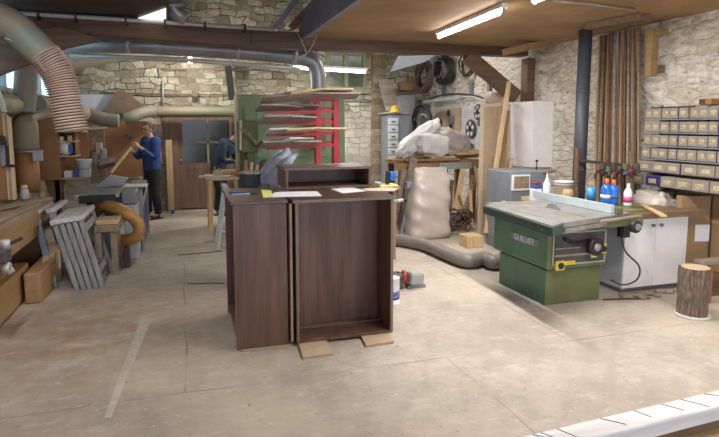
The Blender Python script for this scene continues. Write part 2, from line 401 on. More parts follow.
# ================================================================ SETTING
CEIL = 2.87; XR = 5.3; XL = -2.1; YB = 11.6; YM = 7.8
ST = 'structure'
MB().box(-3.2, 6.0, -2.5, 12.0, -.12, 0).build('floor', 'floor', kind=ST)
# back wall with a door opening and a window opening
d0 = atY(180, 210, YB).x; d1 = atY(236, 210, YB).x; dz = 1.90
w0 = atY(326, 90, YB).x; w1 = atY(366, 90, YB).x; wz0 = atY(345, 90, YB).z; wz1 = atY(345, 52, YB).z
b = MB()
for a in ((-2.4, d0, 0, dz), (d1, w0, 0, dz), (-2.4, w0, dz, wz1), (w0, w1, 0, wz0), (w1, 5.6, 0, wz1), (-2.4, 5.6, wz1, 5.2)):
    b.box(a[0], a[1], YB, YB+.3, a[2], a[3])
b.build('wall_back', 'stone_back', kind=ST)
MB().box(XR, XR+.3, -2.5, YB, 0, 5.2).build('wall_right', 'stone_right', kind=ST)
# left wall: low stone, long daylight window above
b = MB()
LW0, LW1 = 2.12, 2.95
b.box(XL-.3, XL, 7.2, YB, 0, LW0); b.box(XL-.3, XL, 7.2, YB, LW1, 5.2); b.box(XL-.3, XL, 11.2, YB, LW0, LW1)
b.box(XL-.3, XL, -2.5, 7.2, 0, 5.2)
b.build('wall_left', 'stone_left', kind=ST)
b = MB(); b.box(XL-.16, XL-.12, 7.2, 11.2, LW0, LW1); b.build('window_1', 'sky', kind=ST)
b = MB()
for y in (7.22, 8.3, 9.25, 10.2, 11.17): b.box(XL-.1, XL-.03, y-.025, y+.025, LW0, LW1)
b.box(XL-.1, XL-.03, 7.2, 11.2, LW0, LW0+.05); b.build('window_frame', 'greyl', kind=ST)
# ceilings and roof
MB().box(-3.2, 5.6, -2.6, -2.5, 2.9, 5.3).build('wall_light_block', 'cream', kind=ST)  # unseen upper wall added behind the camera to block and even the daylight
MB().box(1.62, XR, -2.5, YM, CEIL, CEIL+.06).build('ceiling', 'ceiling', kind=ST)
MB().box(1.56, 1.62, 2.0, YM-.1, CEIL-.05, CEIL+.32).build('trim_1', 'fascia', kind=ST)
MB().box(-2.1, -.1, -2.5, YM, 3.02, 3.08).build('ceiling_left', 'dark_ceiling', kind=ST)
b = MB(); b.hexa([(XL,9.35,2.62),(.15,9.35,3.16),(.15,YB,3.16),(XL,YB,2.62),(XL,9.35,2.68),(.15,9.35,3.22),(.15,YB,3.22),(XL,YB,2.68)])
b.build('ceiling_slope', 'cream', kind=ST)
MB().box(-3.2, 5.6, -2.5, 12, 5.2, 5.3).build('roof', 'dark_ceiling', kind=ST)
# big tie beam across the room, post and brace
b = MB()
def beamz(px, py): return atY(px, py, YM).z
p = [atY(-60, 10, YM), atY(250, 31, YM), atY(524, 45.5, YM)]; q = [atY(-60, 26, YM), atY(250, 48, YM), atY(524, 57, YM)]
for i in range(2):
    b.hexa([q[i]+Vector((0,-.13,0)), q[i+1]+Vector((0,-.13,0)), q[i+1]+Vector((0,.13,0)), q[i]+Vector((0,.13,0)),
            p[i]+Vector((0,-.13,0)), p[i+1]+Vector((0,-.13,0)), p[i+1]+Vector((0,.13,0)), p[i]+Vector((0,.13,0))])
b.build('trim_2', 'beam', kind=ST, bevel=.012)
MB().box(XR-.14, XR, YM-.12, YM+.06, 1.95, 2.72).build('trim_3', 'brace', kind=ST, bevel=.01)
MB().bar(atY(466, 55, YM+.02), atY(516, 97, YM+.02), .16, .2, (0,0,1)).build('trim_4', 'brace', kind=ST, bevel=.01)
# short joists carrying the ceiling by the pipe
MB().bar(atY(505, 52, 7.1), atY(588, 34, 7.0), .16, .09).build('trim_5', 'bench', kind=ST)
MB().bar(atZ(590, 27, CEIL-.04), atZ(645, 17, CEIL-.04), .16, .07).build('trim_6', 'brace', kind=ST)
# sloping wind brace boards at top left
b = MB(); b.prism([atY(-60, 50, 7.6), atY(-60, 106, 7.6), atY(0, 75, 7.6), atY(40, 60, 7.6), atY(66, 48, 7.6), atY(102, 40, 7.6), atY(60, 26, 7.6)], (0, .08, 0))
b.build('trim_7', 'brace', kind=ST)
# brick pier beside the window
MB().box(atY(371, 60, YB).x, atY(384, 60, YB).x, YB-.14, YB, 0, 3.3).build('trim_8', 'stone_left', kind=ST)
# window in back wall
wn = MB(); t = .07
wn.box(w0, w0+t, YB-.02, YB+.1, wz0, wz1); wn.box(w1-t, w1, YB-.02, YB+.1, wz0, wz1); wn.box(w0+t, w1-t, YB-.02, YB+.1, wz0, wz0+t); wn.box(w0+t, w1-t, YB-.02, YB+.1, wz1-t, wz1)
wc = (w0+w1)/2; wn.box(wc-.04, wc+.04, YB-.018, YB+.098, wz0+t, wz1-t)
wo = wn.build('window_2', 'greenframe', kind=ST); MB().box(w0, w1, YB+.04, YB+.06, wz0, wz1).build('window_pane', 'gglass', wo)
MB().box(w0-.1, w1+.1, YB-.1, YB, wz0-.07, wz0).build('window_sill', 'greenframe', wo)
# old wooden door with four panes
MB().box(d0-.05, d1+.05, YB+.16, YB+.2, 0, dz+.05).build('wall_backing', 'black', kind=ST)  # dark backing added behind the door to keep sky light out of the gaps
dr = MB(); yy = YB-.03; cx = (d0+d1)/2+.03
A0, A1 = d0, d1
for x in (A0, A1-.1): dr.box(x, x+.1, yy, yy+.05, .03, dz-.04)
for z0, z1 in ((.03, .16), (.80, .93), (dz-.13, dz-.04)): dr.box(A0+.1, A1-.1, yy+.002, yy+.048, z0, z1)
dr.box(A0, A1, yy+.02, yy+.04, .1, .85)
for k in range(6): x = A0+.1+k*(A1-A0-.2)/6; dr.box(x+.004, x+(A1-A0-.2)/6-.004, yy+.012, yy+.03, .14, .82)
do = dr.build('door_1', 'door', kind=ST)
gl = MB(); gl.box(A0+.09, A1-.09, yy+.02, yy+.03, .92, dz-.12); gl.build('door_pane', 'dglass', do)
mu = MB(); mu.box(cx-.02, cx+.02, yy-.005, yy+.045, .92, dz-.1); mu.box(A0+.08, A1-.08, yy-.005, yy+.045, 1.32, 1.36); mu.build('muntin', 'muntin', do)
MB().cyl((A0+.05, yy-.05, 1.0), (A0+.05, yy, 1.0), .02).build('door_handle', 'galv', do)
fr = MB(); fr.box(d0-.26, d0, YB-.06, YB, 0, dz+.08); fr.box(d1, d1+.08, YB-.06, YB, 0, dz+.08); fr.box(d0-.26, d1+.08, YB-.06, YB, dz, dz+.1); fr.build('door_frame', 'doorframe', kind=ST)
# skylight triangle in left boarding
zt = 3.0; b = MB(); pts = [atZ(138, 19, zt), atZ(166, 9, zt), atZ(166, 23, zt)]; b.prism([p_ + Vector((0,0,0)) for p_ in pts], (0,0,.012)); b.build('window_3', 'skyw', kind=ST)

# ================================================================ DUCTS, PIPES, LAMPS
def duct(name, pts, r, mat, label, cat, n=16, sm=6, joints=(), jm=None, group=None):
    o = MB().tube(pts, r, n, smooth=sm).build(name, mat); tag(o, label, cat, group)
    for a, bb in joints: MB().cyl(a, bb, (r if not isinstance(r, list) else r[0])*1.09, n=n).build('joint_band', jm or mat, o)
    return o
# conduit along the beam
cp = [atY(-60, 9, 7.6), atY(0, 12, 7.6), atY(150, 21.5, 7.6), atY(276, 29.5, 7.6)]
o = MB().tube(cp, .028, 10).build('conduit', 'galvl'); tag(o, 'thin grey conduit clipped along the top of the dark beam', 'pipe')
for x in (15, 39, 76, 126, 165, 205, 245):
    c = atY(x, 13+(x)*.0625, 7.6); MB().box(c.x-.012, c.x+.012, 7.56, 7.68, c.z-.05, c.z+.05).build('clip', 'black', o)
# silver spiral duct
sp = [atY(60, 43, 8.9), atY(150, 45.5, 8.9), atY(250, 52, 8.9), atY(300, 57, 8.9), atY(313, 62, 8.9), atY(317.5, 74, 8.9), atY(318, 100, 8.9), atY(318, 150, 8.9)]
o = MB().tube([sp[0], sp[1], sp[2], sp[3]] + spline([sp[3], sp[4], sp[5], sp[6]], 4)[1:] + [sp[7]], .125, 18).build('extraction_duct', 'galv')
tag(o, 'large silver metal duct under the beam bending down behind the red rack', 'duct')
for a, bb in ((127, 130), (236, 239), (292, 296)):
    ya = 45.5+(a-150)*.065 if a < 250 else 56.4
    MB().cyl(atY(a, ya, 8.9), atY(bb, ya+.25, 8.9), .137, n=18).build('joint_band', 'galvl', o)
o = MB().tube([atY(70, 55, 9.15), atY(186, 60, 9.15), atY(300, 69, 9.15)], .035, 10).build('steel_pipe', 'galvl'); tag(o, 'thinner pale pipe running just below the silver duct', 'pipe')
# vertical grey pipe at the top
o = MB().tube([atY(169, -22, 7.4), atY(171, 6, 7.4), atY(178, 14, 7.4), atY(186, 19, 7.4)], [.1, .1, .09, .08], 14).build('vent_pipe', 'galv'); tag(o, 'grey vent pipe coming down from the roof above the beam', 'pipe')
MB().cyl(atY(171, 4, 7.4), atY(171.5, 8, 7.4), .115).build('joint_band', 'galvl', o)
o = MB().tube([atZ(552, 1, CEIL-.02), atZ(590, 4, CEIL-.02), atZ(634, 10, CEIL-.02)], .014, 8).build('ceiling_conduit', 'ductb'); tag(o, 'thin pale conduit running across the ochre ceiling to the right wall', 'pipe')
# struts at the ceiling corner
b = MB().bar(atY(276, 27, 7.5), atY(300, -6, 7.5), .05, .07); o = b.build('steel_strut', 'fascia'); tag(o, 'bluish steel strut slanting up from the beam beside the board ceiling', 'strut')
b = MB().bar(atY(291, 28, 7.45), atY(322, -6, 7.45), .05, .09); o = b.build('timber_strut', 'brace'); tag(o, 'dark brown timber strut slanting up beside the bluish strut', 'strut')
for k, (pts, l) in enumerate((([(297, 32), (303, 44), (306, 54), (300, 60)], 'thin loose wire hanging over the beam left of the window'), ([(319, 26), (315, 40), (308, 52), (300, 57)], 'thin curved wire hanging from the board ceiling edge'))):
    o = MB().tube([atY(x, y, 7.4) for x, y in pts], .008, 6, smooth=5).build('hanging_wire', 'greygreen'); tag(o, l, 'wire')
# fluorescent lamps
def tube_lamp(p0, p1, label, r=.024, body='white', power=60, group=None, drop=True):
    p0, p1 = Vector(p0), Vector(p1); c = (p0+p1)/2
    t = thing('fluorescent_lamp', label, 'lamp', c, group)
    d = (p1-p0).normalized()
    MB().bar(p0-d*.04+Vector((0,0,.05)), p1+d*.04+Vector((0,0,.05)), .075, .045).build('lamp_body', body, t, .004)
    MB().cyl(p0, p1, r, n=12).build('lamp_tube', 'tube', t)
    for q in (p0, p1): MB().bar(q-d*.02, q+d*.02, .03, .07).build('lamp_holder', 'greyl', t)
    L = bpy.data.lights.new('lamp_light', 'AREA'); L.shape = 'RECTANGLE'; L.size = (p1-p0).length; L.size_y = .06; L.energy = power; L.color = (1, .96, .90)
    lo = bpy.data.objects.new('lamp_light', L); C.objects.link(lo); lo.location = c + Vector((0,0,-.035)); lo.rotation_euler = (0, 0, math.atan2(d.y, d.x))
    return t
za = CEIL-.075
tube_lamp(atZ(439, 36.5, za), atZ(503, 11, za), 'lit fluorescent tube on the ochre ceiling in front of the dark beam', power=42)
tube_lamp(atZ(534, 1.0, za), atZ(590, -22, za), 'lit fluorescent tube cut off by the top edge of the picture', power=42)
tube_lamp(atY(292, 67.5, 10.4), atY(365, 72, 10.4), 'lit fluorescent tube in front of the green-framed back window', power=48)
tube_lamp((3.0, 1.6, za), (3.0, 3.0, za), 'added unseen fluorescent tube on the ceiling above the camera', power=42)  # extra tube out of view, added to brighten the front of the room
tube_lamp((-1.2, 3.6, 2.9), (-1.2, 5.0, 2.9), 'added fill tube under dark boarding above the left bench', power=18)  # out of view, added as fill light for the left side
tube_lamp((3.3, 8.8, 3.5), (4.7, 9.2, 3.5), 'added fill tube hidden high behind the beam above the sacks', power=20)  # hidden extra lamp, added to light the back right corner
bp = atY(190, 59, 10.6)
t = thing('light_bulb', 'bare lit bulb hanging in front of the back wall', 'lamp', bp)
MB().lathe([(.01, -.075), (.04, -.06), (.055, -.03), (.045, .0), (.02, .04)], bp, 14).build('bulb', 'bulb', t)
MB().cyl(bp+Vector((0,0,.04)), bp+Vector((0,0,.12)), .022).build('socket', 'black', t)
MB().cyl(bp+Vector((0,0,.12)), Vector((bp.x, bp.y, 3.4)), .006, n=6).build('cord', 'black', t)
L = bpy.data.lights.new('bulb_light', 'POINT'); L.energy = 45; L.shadow_soft_size = .06; L.color = (1, .95, .86); lo = bpy.data.objects.new('bulb_light', L); C.objects.link(lo); lo.location = bp + Vector((0, -.1, -.15))

# ducts along back wall and left
g = 'drab dust ducts running to the left corner'
duct('dust_duct', [atY(150, 112, 11.2), atY(190, 112, 11.2), atY(237, 112, 11.2)], .1, 'duct', 'long straight green duct running along the back wall above the door', 'duct', joints=[(atY(152, 112, 11.2), atY(156, 112, 11.2))], jm='ductb')
duct('dust_duct', [atY(125, 119, 10.9), atY(132, 117, 10.9), atY(142, 113, 11.0), atY(152, 111, 11.15)], .105, 'duct2', 'short green duct elbow above the standing man', 'duct')
duct('dust_duct', [atY(87, 114.5, 10.4), atY(96, 117, 10.4), atY(108, 120, 10.4), atY(119, 121, 10.4)], .115, 'duct2', 'green duct end between the ribbed hose and the standing man', 'duct')
duct('dust_duct', [atX(36, 105, -1.86), atX(45, 105, -1.85), atY(65, 109, 9.9), atY(84, 114, 10.3)], .13, 'ductb', 'beige duct passing behind the pink ribbed hose', 'duct')
duct('dust_duct', [atX(-30, 104, -1.95), atX(0, 104, -1.95), atX(16, 105, -1.95)], .115, 'ductb', 'beige duct end at the left edge under the window', 'duct')
o = duct('dust_duct', [atY(27, 40, 8.0), atY(26.5, 70, 8.0), atY(25, 95, 8.0), atY(23.5, 112, 8.0)], .132, 'duct2', 'vertical dark green duct in front of the left window', 'duct')
duct('dust_duct', [atY(28, 119, 7.9), atY(38, 115.5, 8.2), atY(52, 112, 8.4)], [.05, .065, .075], 'ductb', 'tapered beige duct above the brown cupboard', 'duct', sm=4)
# big overhead hose: smooth green cuff and pink ribbed hose
P0 = [(-24, 8), (0, 20), (15, 28), (32, 44), (45, 56)]
Yh = 6.0
t = thing('extraction_hose', 'big pink ribbed hose with a green cuff curving down at upper left', 'hose', atY(30, 40, Yh))
MB().tube([atY(x, y, Yh) for x, y in P0], [.155, .155, .15, .15, .14], 20, smooth=6).build('hose_cuff', 'duct2', t, label='smooth dusty green cuff')
path = spline([atY(x, y, Yh) for x, y in ((44, 54), (54, 67), (60, 80), (64, 95), (68, 112), (72, 130))], 34)
rr = [.135 + .014*math.sin(i*2*PI/5.6) for i in range(len(path))]
b = MB().tube(path, rr, 20); me_ = b.bm
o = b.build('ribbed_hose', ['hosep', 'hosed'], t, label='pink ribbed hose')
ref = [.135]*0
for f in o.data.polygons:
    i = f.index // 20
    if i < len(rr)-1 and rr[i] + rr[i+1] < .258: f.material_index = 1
for k, (a, c) in enumerate((((22, 43), (36, 57)), ((36, 52), (46, 48)))):
    pass
MB().tube([atY(4, 38, 5.9), atY(20, 44, 5.9), atY(34, 56, 5.9), atY(46, 72, 5.9)], .016, 8, smooth=5).build('hose_wire', 'galv', t)

# ================================================================ FOREGROUND WALNUT CARCASSES
ct = 1.135; th_ = .022
# left carcass, open to the left
x0, x1 = .335, .725; y0, y1 = 4.13, 5.02; zb = .012
t = thing('cabinet_carcass', 'dark walnut cabinet carcass with closed side facing front, left of the pair', 'cabinet', ((x0+x1)/2, (y0+y1)/2, 0))
MB().box(x0, x1, y0, y0+th_, zb, ct-th_-.002).build('side_panel', 'walnut', t, .002)
MB().box(x0, x1, y1-th_, y1, zb, ct-th_-.002).build('side_panel', 'walnut', t, .002)
MB().box(x1-.012, x1, y0+th_, y1-th_, zb, ct-th_).build('back_panel', 'walnut', t)
MB().box(x0+.005, x1-.012, y0+th_, y1-th_, zb+.06, zb+.082).build('bottom_panel', 'walnut', t, .001)
MB().box(x0-.02, x1+.01, y0-.01, y1+.0, ct-th_, ct).build('top_panel', 'walnut_top', t, .002)
MB().box(x0-.003, x0, y0, y0+th_, zb, ct-th_).build('edge_strip', 'walnut_edge', t, label='pale edge strip')
# right carcass, open to the front
X0, X1 = .785, 1.57; Y0, Y1 = 4.09, 4.72; zb2 = .022
t = thing('cabinet_carcass', 'dark walnut cabinet carcass with its open front facing the camera, right of the pair', 'cabinet', ((X0+X1)/2, (Y0+Y1)/2, 0))
for x in (X0, X1-th_):
    o = MB().box(x, x+th_, Y0+.002, Y1, zb2, ct-th_-.002).build('side_panel', 'walnut', t, .001)
    MB().box(x, x+th_, Y0-.001, Y0+.002, zb2, ct-th_-.002).build('edge_strip', 'walnut_edge', o, label='pale edge strip')
MB().box(X0+th_, X1-th_, Y1-.3, Y1-.288, zb2, ct-th_).build('back_panel', 'walnut', t)
o = MB().box(X0+th_, X1-th_, Y0+.002, Y1-.3, zb2+.0, zb2+.022).build('bottom_panel', 'walnut', t, .001)
MB().box(X0+th_, X1-th_, Y0+.25, Y0+.3, zb2+.022, zb2+.03).build('edge_strip', 'walnut_edge', o)
o = MB().box(X0-.02, X1+.02, Y0-.01, 5.02, ct-th_, ct).build('top_panel', 'walnut_top', t, .002)
MB().box(X0-.02, X1+.02, Y0-.012, Y0-.01, ct-th_, ct).build('edge_strip', 'walnut_edge', o)
o = MB().box(x1+.022, x1+.04, y0-.005, y0+.5, .03, ct-.03).build('chipboard_strip', 'chip'); tag(o, 'narrow upright chipboard strip between the two walnut carcasses', 'board')
# upper carcass on top
u0 = atZ(286, 190, ct+.002); UX0, UY0 = u0.x, u0.y; UX1 = atY(371, 188, UY0).x; uh = atY(290, 168, UY0).z
t = thing('cabinet_carcass', 'low walnut cabinet carcass with open front lying on top of the pair', 'cabinet', ((UX0+UX1)/2, UY0+.2, ct))
UY1 = 5.2
zz = ct+.003
for x in (UX0, UX1-th_): MB().box(x, x+th_, UY0, UY1, zz, uh-th_-.001).build('side_panel', 'walnut', t, .001)
MB().box(UX0-.008, UX1+.008, UY0-.004, UY1, uh-th_, uh).build('top_panel', 'walnut_top', t, .001)
MB().box(UX0+th_, UX1-th_, UY0, UY1, zz, zz+.02).build('bottom_panel', 'walnut', t, .001)
MB().box(UX0+th_, UX1-th_, UY1-.015, UY1, zz+.02, uh-th_).build('back_panel', 'walnut', t)
# sheets of paper, pliers
def sheet(pts, mat, name, label, cat='paper', z=ct, th=.0015, dz=.0015):
    b = MB().prism([atZ(x, y, z+dz) for x, y in pts], (0,0,th)); return tag(b.build(name, mat), label, cat)
sheet([(277, 192), (317, 191.3), (322, 196.2), (263, 197.5), (272, 191.8)][0:4], 'paper', 'paper_sheet', 'long white paper sheet lying beside the yellow note on the carcass top')
sheet([(261, 189.6), (271.5, 190.4), (272, 197.2), (263.5, 197.8)], 'ypaper', 'paper_sheet', 'yellow note at the left end of the white papers', dz=.004)
sheet([(330.5, 189), (351, 187.2), (366.5, 191), (343, 193.4)], 'paper', 'paper_sheet', 'white paper sheet on the right carcass top near its middle')
sheet([(362, 188.8), (385, 187.5), (398, 188.2), (394, 191.2), (368, 191)], 'bpaper', 'paper_sheet', 'beige paper sheet at the right end of the carcass top')
pz = ct+.008; t = thing('pliers', 'steel pliers lying open on the left carcass top', 'tool', atZ(245, 193.5, ct+.001))
MB().bar(atZ(229, 192.2, pz), atZ(250, 193.2, pz), .014, .012).build('handle', 'bottleb', t); MB().bar(atZ(232, 194.6, pz), atZ(250, 193.6, pz), .014, .012).build('handle', 'steel', t)
MB().bar(atZ(249, 193.4, pz), atZ(258, 193.8, pz), .02, .014, taper=.4).build('jaw', 'black', t)
# shims
def slab(pts, z0, z1, mat, name, label, cat, bev=.002):
    b = MB().prism([atZ(x, y, z0) for x, y in pts], (0,0,z1-z0)); return tag(b.build(name, mat, bevel=bev), label, cat)
slab([(242, 352), (292, 346.5), (290, 340), (240, 345)], .001, .011, 'chip', 'chipboard_offcut', 'chipboard strip under the left walnut carcass', 'board')
slab([(303, 359.5), (332.5, 355.5), (326, 340), (298, 343)], .001, .021, 'chip', 'chipboard_offcut', 'square chipboard offcut under the left corner of the open carcass', 'board')
slab([(366, 347.5), (394, 343.5), (386, 331), (359, 334)], .001, .021, 'chip', 'chipboard_offcut', 'square chipboard offcut under the right corner of the open carcass', 'board')
# ================================================================ LEFT SIDE
BX = -1.45                                       # front face of the long bench
bz = atX(0, 226, BX).z
t = thing('workbench', 'long brown timber workbench running along the left wall', 'workbench', (-1.8, 5.0, 0))
MB().box(XL+.02, BX, 2.6, 7.1, bz-.31, bz-.045).build('front_board', 'bench', t, .004)
for k in range(4):
    xa = XL+.03+k*(BX+.02-XL-.03)/4
    MB().box(xa, xa+(BX+.02-XL-.03)/4-.006, 2.6+.05*k, 7.2-.12*(k%2), bz-.045, bz-.004*(k%3)).build('top_plank', 'oldtop' if k != 2 else 'bench', t, .003)
MB().box(XL+.02, BX-.06, 2.7, 6.2, .02, .33).build('base_beam', 'bench', t, .01)
for y in (3.0, 4.3, 5.6, 6.9): MB().box(XL+.1, BX-.12, y, y+.1, 0, bz-.3).build('leg', 'bench', t)
# loose planks on the bench
for k, (a, bb, w_, l) in enumerate((((-20, 228), (36, 203), .09, 'thin grey plank lying on the bench edge nearest the camera'), ((-20, 212), (48, 198), .12, 'wide old plank lying along the middle of the bench'))):
    o = MB().bar(atZ(*a, bz+.018), atZ(*bb, bz+.018), w_, .026).build('loose_plank', 'oldtop'); tag(o, l, 'plank')
# vise / drill on the front
c = atX(6, 255, BX+.09)
t = thing('bench_vise', 'black and chrome tool with side lever fixed to the bench front', 'vise', c)
MB().box(c.x-.09, c.x+.02, c.y-.07, c.y+.09, c.z-.06, c.z+.05).build('body', 'panel', t, .015)
MB().cyl(c+Vector((-.02,-.02,-.10)), c+Vector((.03,-.02,-.10)), .045).build('screw_plate', 'galvl', t)
MB().cyl(c+Vector((0,0,.05)), c+Vector((0,0,.12)), .035).build('collar', 'galvl', t)
MB().bar(c+Vector((0,.02,.07)), c+Vector((.05,.26,.08)), .03, .022).build('lever', 'black', t, .006)
MB().cyl(c+Vector((-.02,.05,-.10)), c+Vector((.02,.05,-.16)), .03).build('knob', 'galvl', t)
# tall panel with clamp at left edge
ty = 6.7; q0 = atY(-26, 108, ty); q1 = atY(16, 205, ty); zt0 = atY(14, 113, ty).z
t = thing('tall_panel', 'orange-brown tall panel standing on the bench at the left edge', 'panel', ((q0.x+q1.x)/2, ty, bz))
MB().box(q0.x, q1.x-.067, ty, ty+.06, bz+.035, zt0).build('board', 'orange', t, .006)
for k, xx in enumerate((-.066, -.043, -.02)): MB().box(q1.x+xx, q1.x+xx+.02, ty-.01-.01*k, ty+.06, bz+.035, zt0-.02*k).build('batten', 'pine' if k != 1 else 'greywood', t, .003)
c = atY(5, 150, ty-.05)
t = thing('bar_clamp', 'black and grey clamp fixed to the face of the tall orange panel', 'clamp', c)
MB().box(c.x-.05, c.x, c.y, c.y+.04, c.z-.17, c.z+.14).build('clamp_body', 'grey', t, .01); MB().cyl(c+Vector((-.02,-.01,.10)), c+Vector((-.02,-.08,.10)), .05).build('knob', 'black', t)
MB().bar(c+Vector((0,-.01,-.16)), c+Vector((.12,-.02,-.17)), .022, .03).build('lever', 'black', t)
MB().box(c.x+.0, c.x+.03, c.y, c.y+.03, c.z-.16, c.z+.05).build('slide_bar', 'black', t)
# pale frame strip above
o = MB().bar(atY(-6, 76, 6.6), atY(5, 112, 6.6), .03, .04, (0,1,0)).build('aluminium_strip', 'greyl'); tag(o, 'narrow grey metal strip slanting above the tall orange panel', 'strip')
# drab dust drum with barrel below
c = atZ(27, 190, bz); Yd = 8.0
cc = atY(26.5, 150, Yd); z0 = cc.z; z1 = atY(26, 118, Yd).z
t = thing('dust_collector', 'olive drab metal dust collector drum beside the brown cupboard', 'machine', (cc.x, Yd, .0))
zb_ = atY(26, 192, Yd).z
MB().lathe([(.13, z0), (.15, z0+.03), (.15, z1-.08), (.12, z1), (.05, z1+.05)], (cc.x, Yd, 0), 20).build('drum', 'duct', t)
MB().lathe([(.165, z0-.03), (.165, z0)], (cc.x+.02, Yd, 0), 20).build('rim', 'galv', t)
MB().lathe([(.12, zb_), (.135, zb_+.1), (.13, z0-.03)], (cc.x, Yd, 0), 20).build('barrel', 'orange', t, label='brown barrel')
MB().box(cc.x+.1, cc.x+.2, Yd-.16, Yd-.08, z0-.13, z0-.02).build('bracket', 'greyl', t)
for dx in (-.1, .1): MB().box(cc.x+dx-.02, cc.x+dx+.02, Yd-.02, Yd+.02, 0, zb_+.02).build('leg', 'grey', t)
c = atY(25, 206, 7.3); zc = bz
cx_ = atY(25, 200, 6.95).x
t = thing('plastic_can', 'small pale plastic can with pinkish lid on the far end of the bench', 'can', (cx_, 6.95, bz))
MB().lathe([(.04, bz+.004), (.045, bz+.02), (.045, bz+.10), (.03, bz+.12)], (cx_, 6.95, 0), 16).build('can_body', 'greyl', t); MB().lathe([(.03, bz+.12), (.035, bz+.13), (.03, bz+.16)], (cx_, 6.95, 0), 14).build('lid', 'hosep', t)
# brown open cupboard on wall
Yc = 8.6
a = atY(36, 115, Yc); bq = atY(61, 180, Yc); cz0, cz1 = bq.z, atY(50, 114, Yc).z; cxr = atY(86, 150, Yc+.2).x
t = thing('open_cupboard', 'orange-brown cupboard with open shelves on its right side', 'cupboard', ((a.x+cxr)/2, Yc, cz0))
MB().box(a.x, bq.x, Yc, Yc+.03, cz0, cz1).build('side_panel', 'orange', t, .003)
MB().box(bq.x-.03, bq.x, Yc+.03, Yc+.45, cz0, cz1).build('divider', 'orange', t)
MB().box(bq.x, cxr, Yc+.42, Yc+.45, cz0, cz1-.1).build('back_panel', 'orange', t)
zs = [atY(75, y, Yc).z for y in (178, 155.5, 141, 131)]
for k, z in enumerate(zs): MB().box(bq.x, cxr-(.0 if k in (0, 3) else .1), Yc+.02, Yc+.42, z-.02, z).build('shelf', 'pinex', t, .002)
MB().box(bq.x+.18, bq.x+.2, Yc+.1, Yc+.42, zs[1], zs[3]-.02).build('upright', 'orange', t)
for y in (Yc+.1, Yc+.36): MB().box(bq.x-.1, bq.x-.04, y, y+.05, 0, cz0).build('leg', 'brace', t)
MB().prism([atY(44, 180, Yc+.1), atY(66, 180, Yc+.1), atY(58, 203, Yc+.1), atY(52, 203, Yc+.1)], (0,.04,0)).build('bracket', 'brace', t)
# things on the shelves
def lathe_thing(name, label, cat, pos, prof, parts=(), mat='whitep', group=None, n=18):
    pos = Vector(pos); t = thing(name, label, cat, pos, group)
    MB().lathe([(r, z) for r, z in prof], pos, n).build(parts[0] if parts else 'body', mat, t)
    return t
yy = Yc+.16
p = atY(85, 176, yy); p.z = zs[0]+.002; hw = .105
t = thing('bucket', 'white plastic bucket on the lowest shelf of the brown cupboard', 'bucket', p)
MB().lathe([(.085, 0), (.10, .23), (.107, .235), (.107, .25), (.09, .25), (.08, .02)], p, 20).build('bucket_body', 'whitep', t)
MB().tube([p+Vector((-.105, 0, .22)), p+Vector((-.07, -.09, .12)), p+Vector((.07, -.09, .12)), p+Vector((.105, 0, .22))], .005, 6, smooth=5).build('bucket_handle', 'galv', t)
p = atY(61.5, 156, Yc+.1); p = Vector((p.x+.05, Yc+.12, zs[1]+.002))
t = thing('plastic_tub', 'white rounded plastic tub hanging out of the middle cupboard shelf', 'tub', p)
MB().lathe([(.04, 0), (.075, .03), (.09, .10), (.075, .17), (.03, .19)], p, 18).build('tub_body', 'whitep', t)
MB().box(p.x+.05, p.x+.11, p.y-.08, p.y-.075, .03+p.z, .15+p.z).build('tub_label', 'bluel', t)
for k, (x, w_, h_, m_, z, l) in enumerate(((62.5, .05, .06, 'whitep', 2, 'small white box on the upper shelf at its left'), (71, .06, .075, 'bpaper', 2, 'small cream box on the upper shelf at its right'), (67, .1, .09, 'whitep', 0, 'white carton on the lowest cupboard shelf at left'), (75, .06, .13, 'bluel', 0, 'dark blue tin beside the white bucket on the shelf'))):
    c = atY(x, 150, Yc+.14); z = zs[z]+.002
    o = MB().box(c.x-w_/2, c.x+w_/2, Yc+.1, Yc+.2, z, z+h_).build('small_box', m_, bevel=.004); tag(o, l, 'box')
# slatted screen / pile by wall right of cupboard, pale plank above
o = MB().bar(atY(62, 131, 8.3), atY(106, 127.5, 8.5), .14, .02).build('pale_plank', 'pinex'); tag(o, 'pale thin plank lying over the cupboard just below the ribbed hose', 'plank')
o = MB().box(atY(88, 130, 10.2).x, atY(104, 130, 10.2).x, 10.2, 10.24, 0, atY(95, 128, 10.2).z).build('grey_board', 'oldtop'); tag(o, 'old mottled board standing behind the white bucket', 'board')
for k, (x, y, h, m_) in enumerate(((91, 145, 14, 'oakz'), (95, 158, 12, 'greywood'), (99, 148, 11, 'bpaper'), (103, 153, 9, 'greyl'))):
    c = atY(x, y, 10.15); o = MB().box(c.x-.05, c.x+.05, 10.12, 10.19, c.z-.1, c.z+h*.008).build('hanging_tool_holder', m_, bevel=.01); tag(o, ['brown', 'grey', 'cream', 'light grey'][k]+' small holder fixed on the mottled board', 'tool holder')
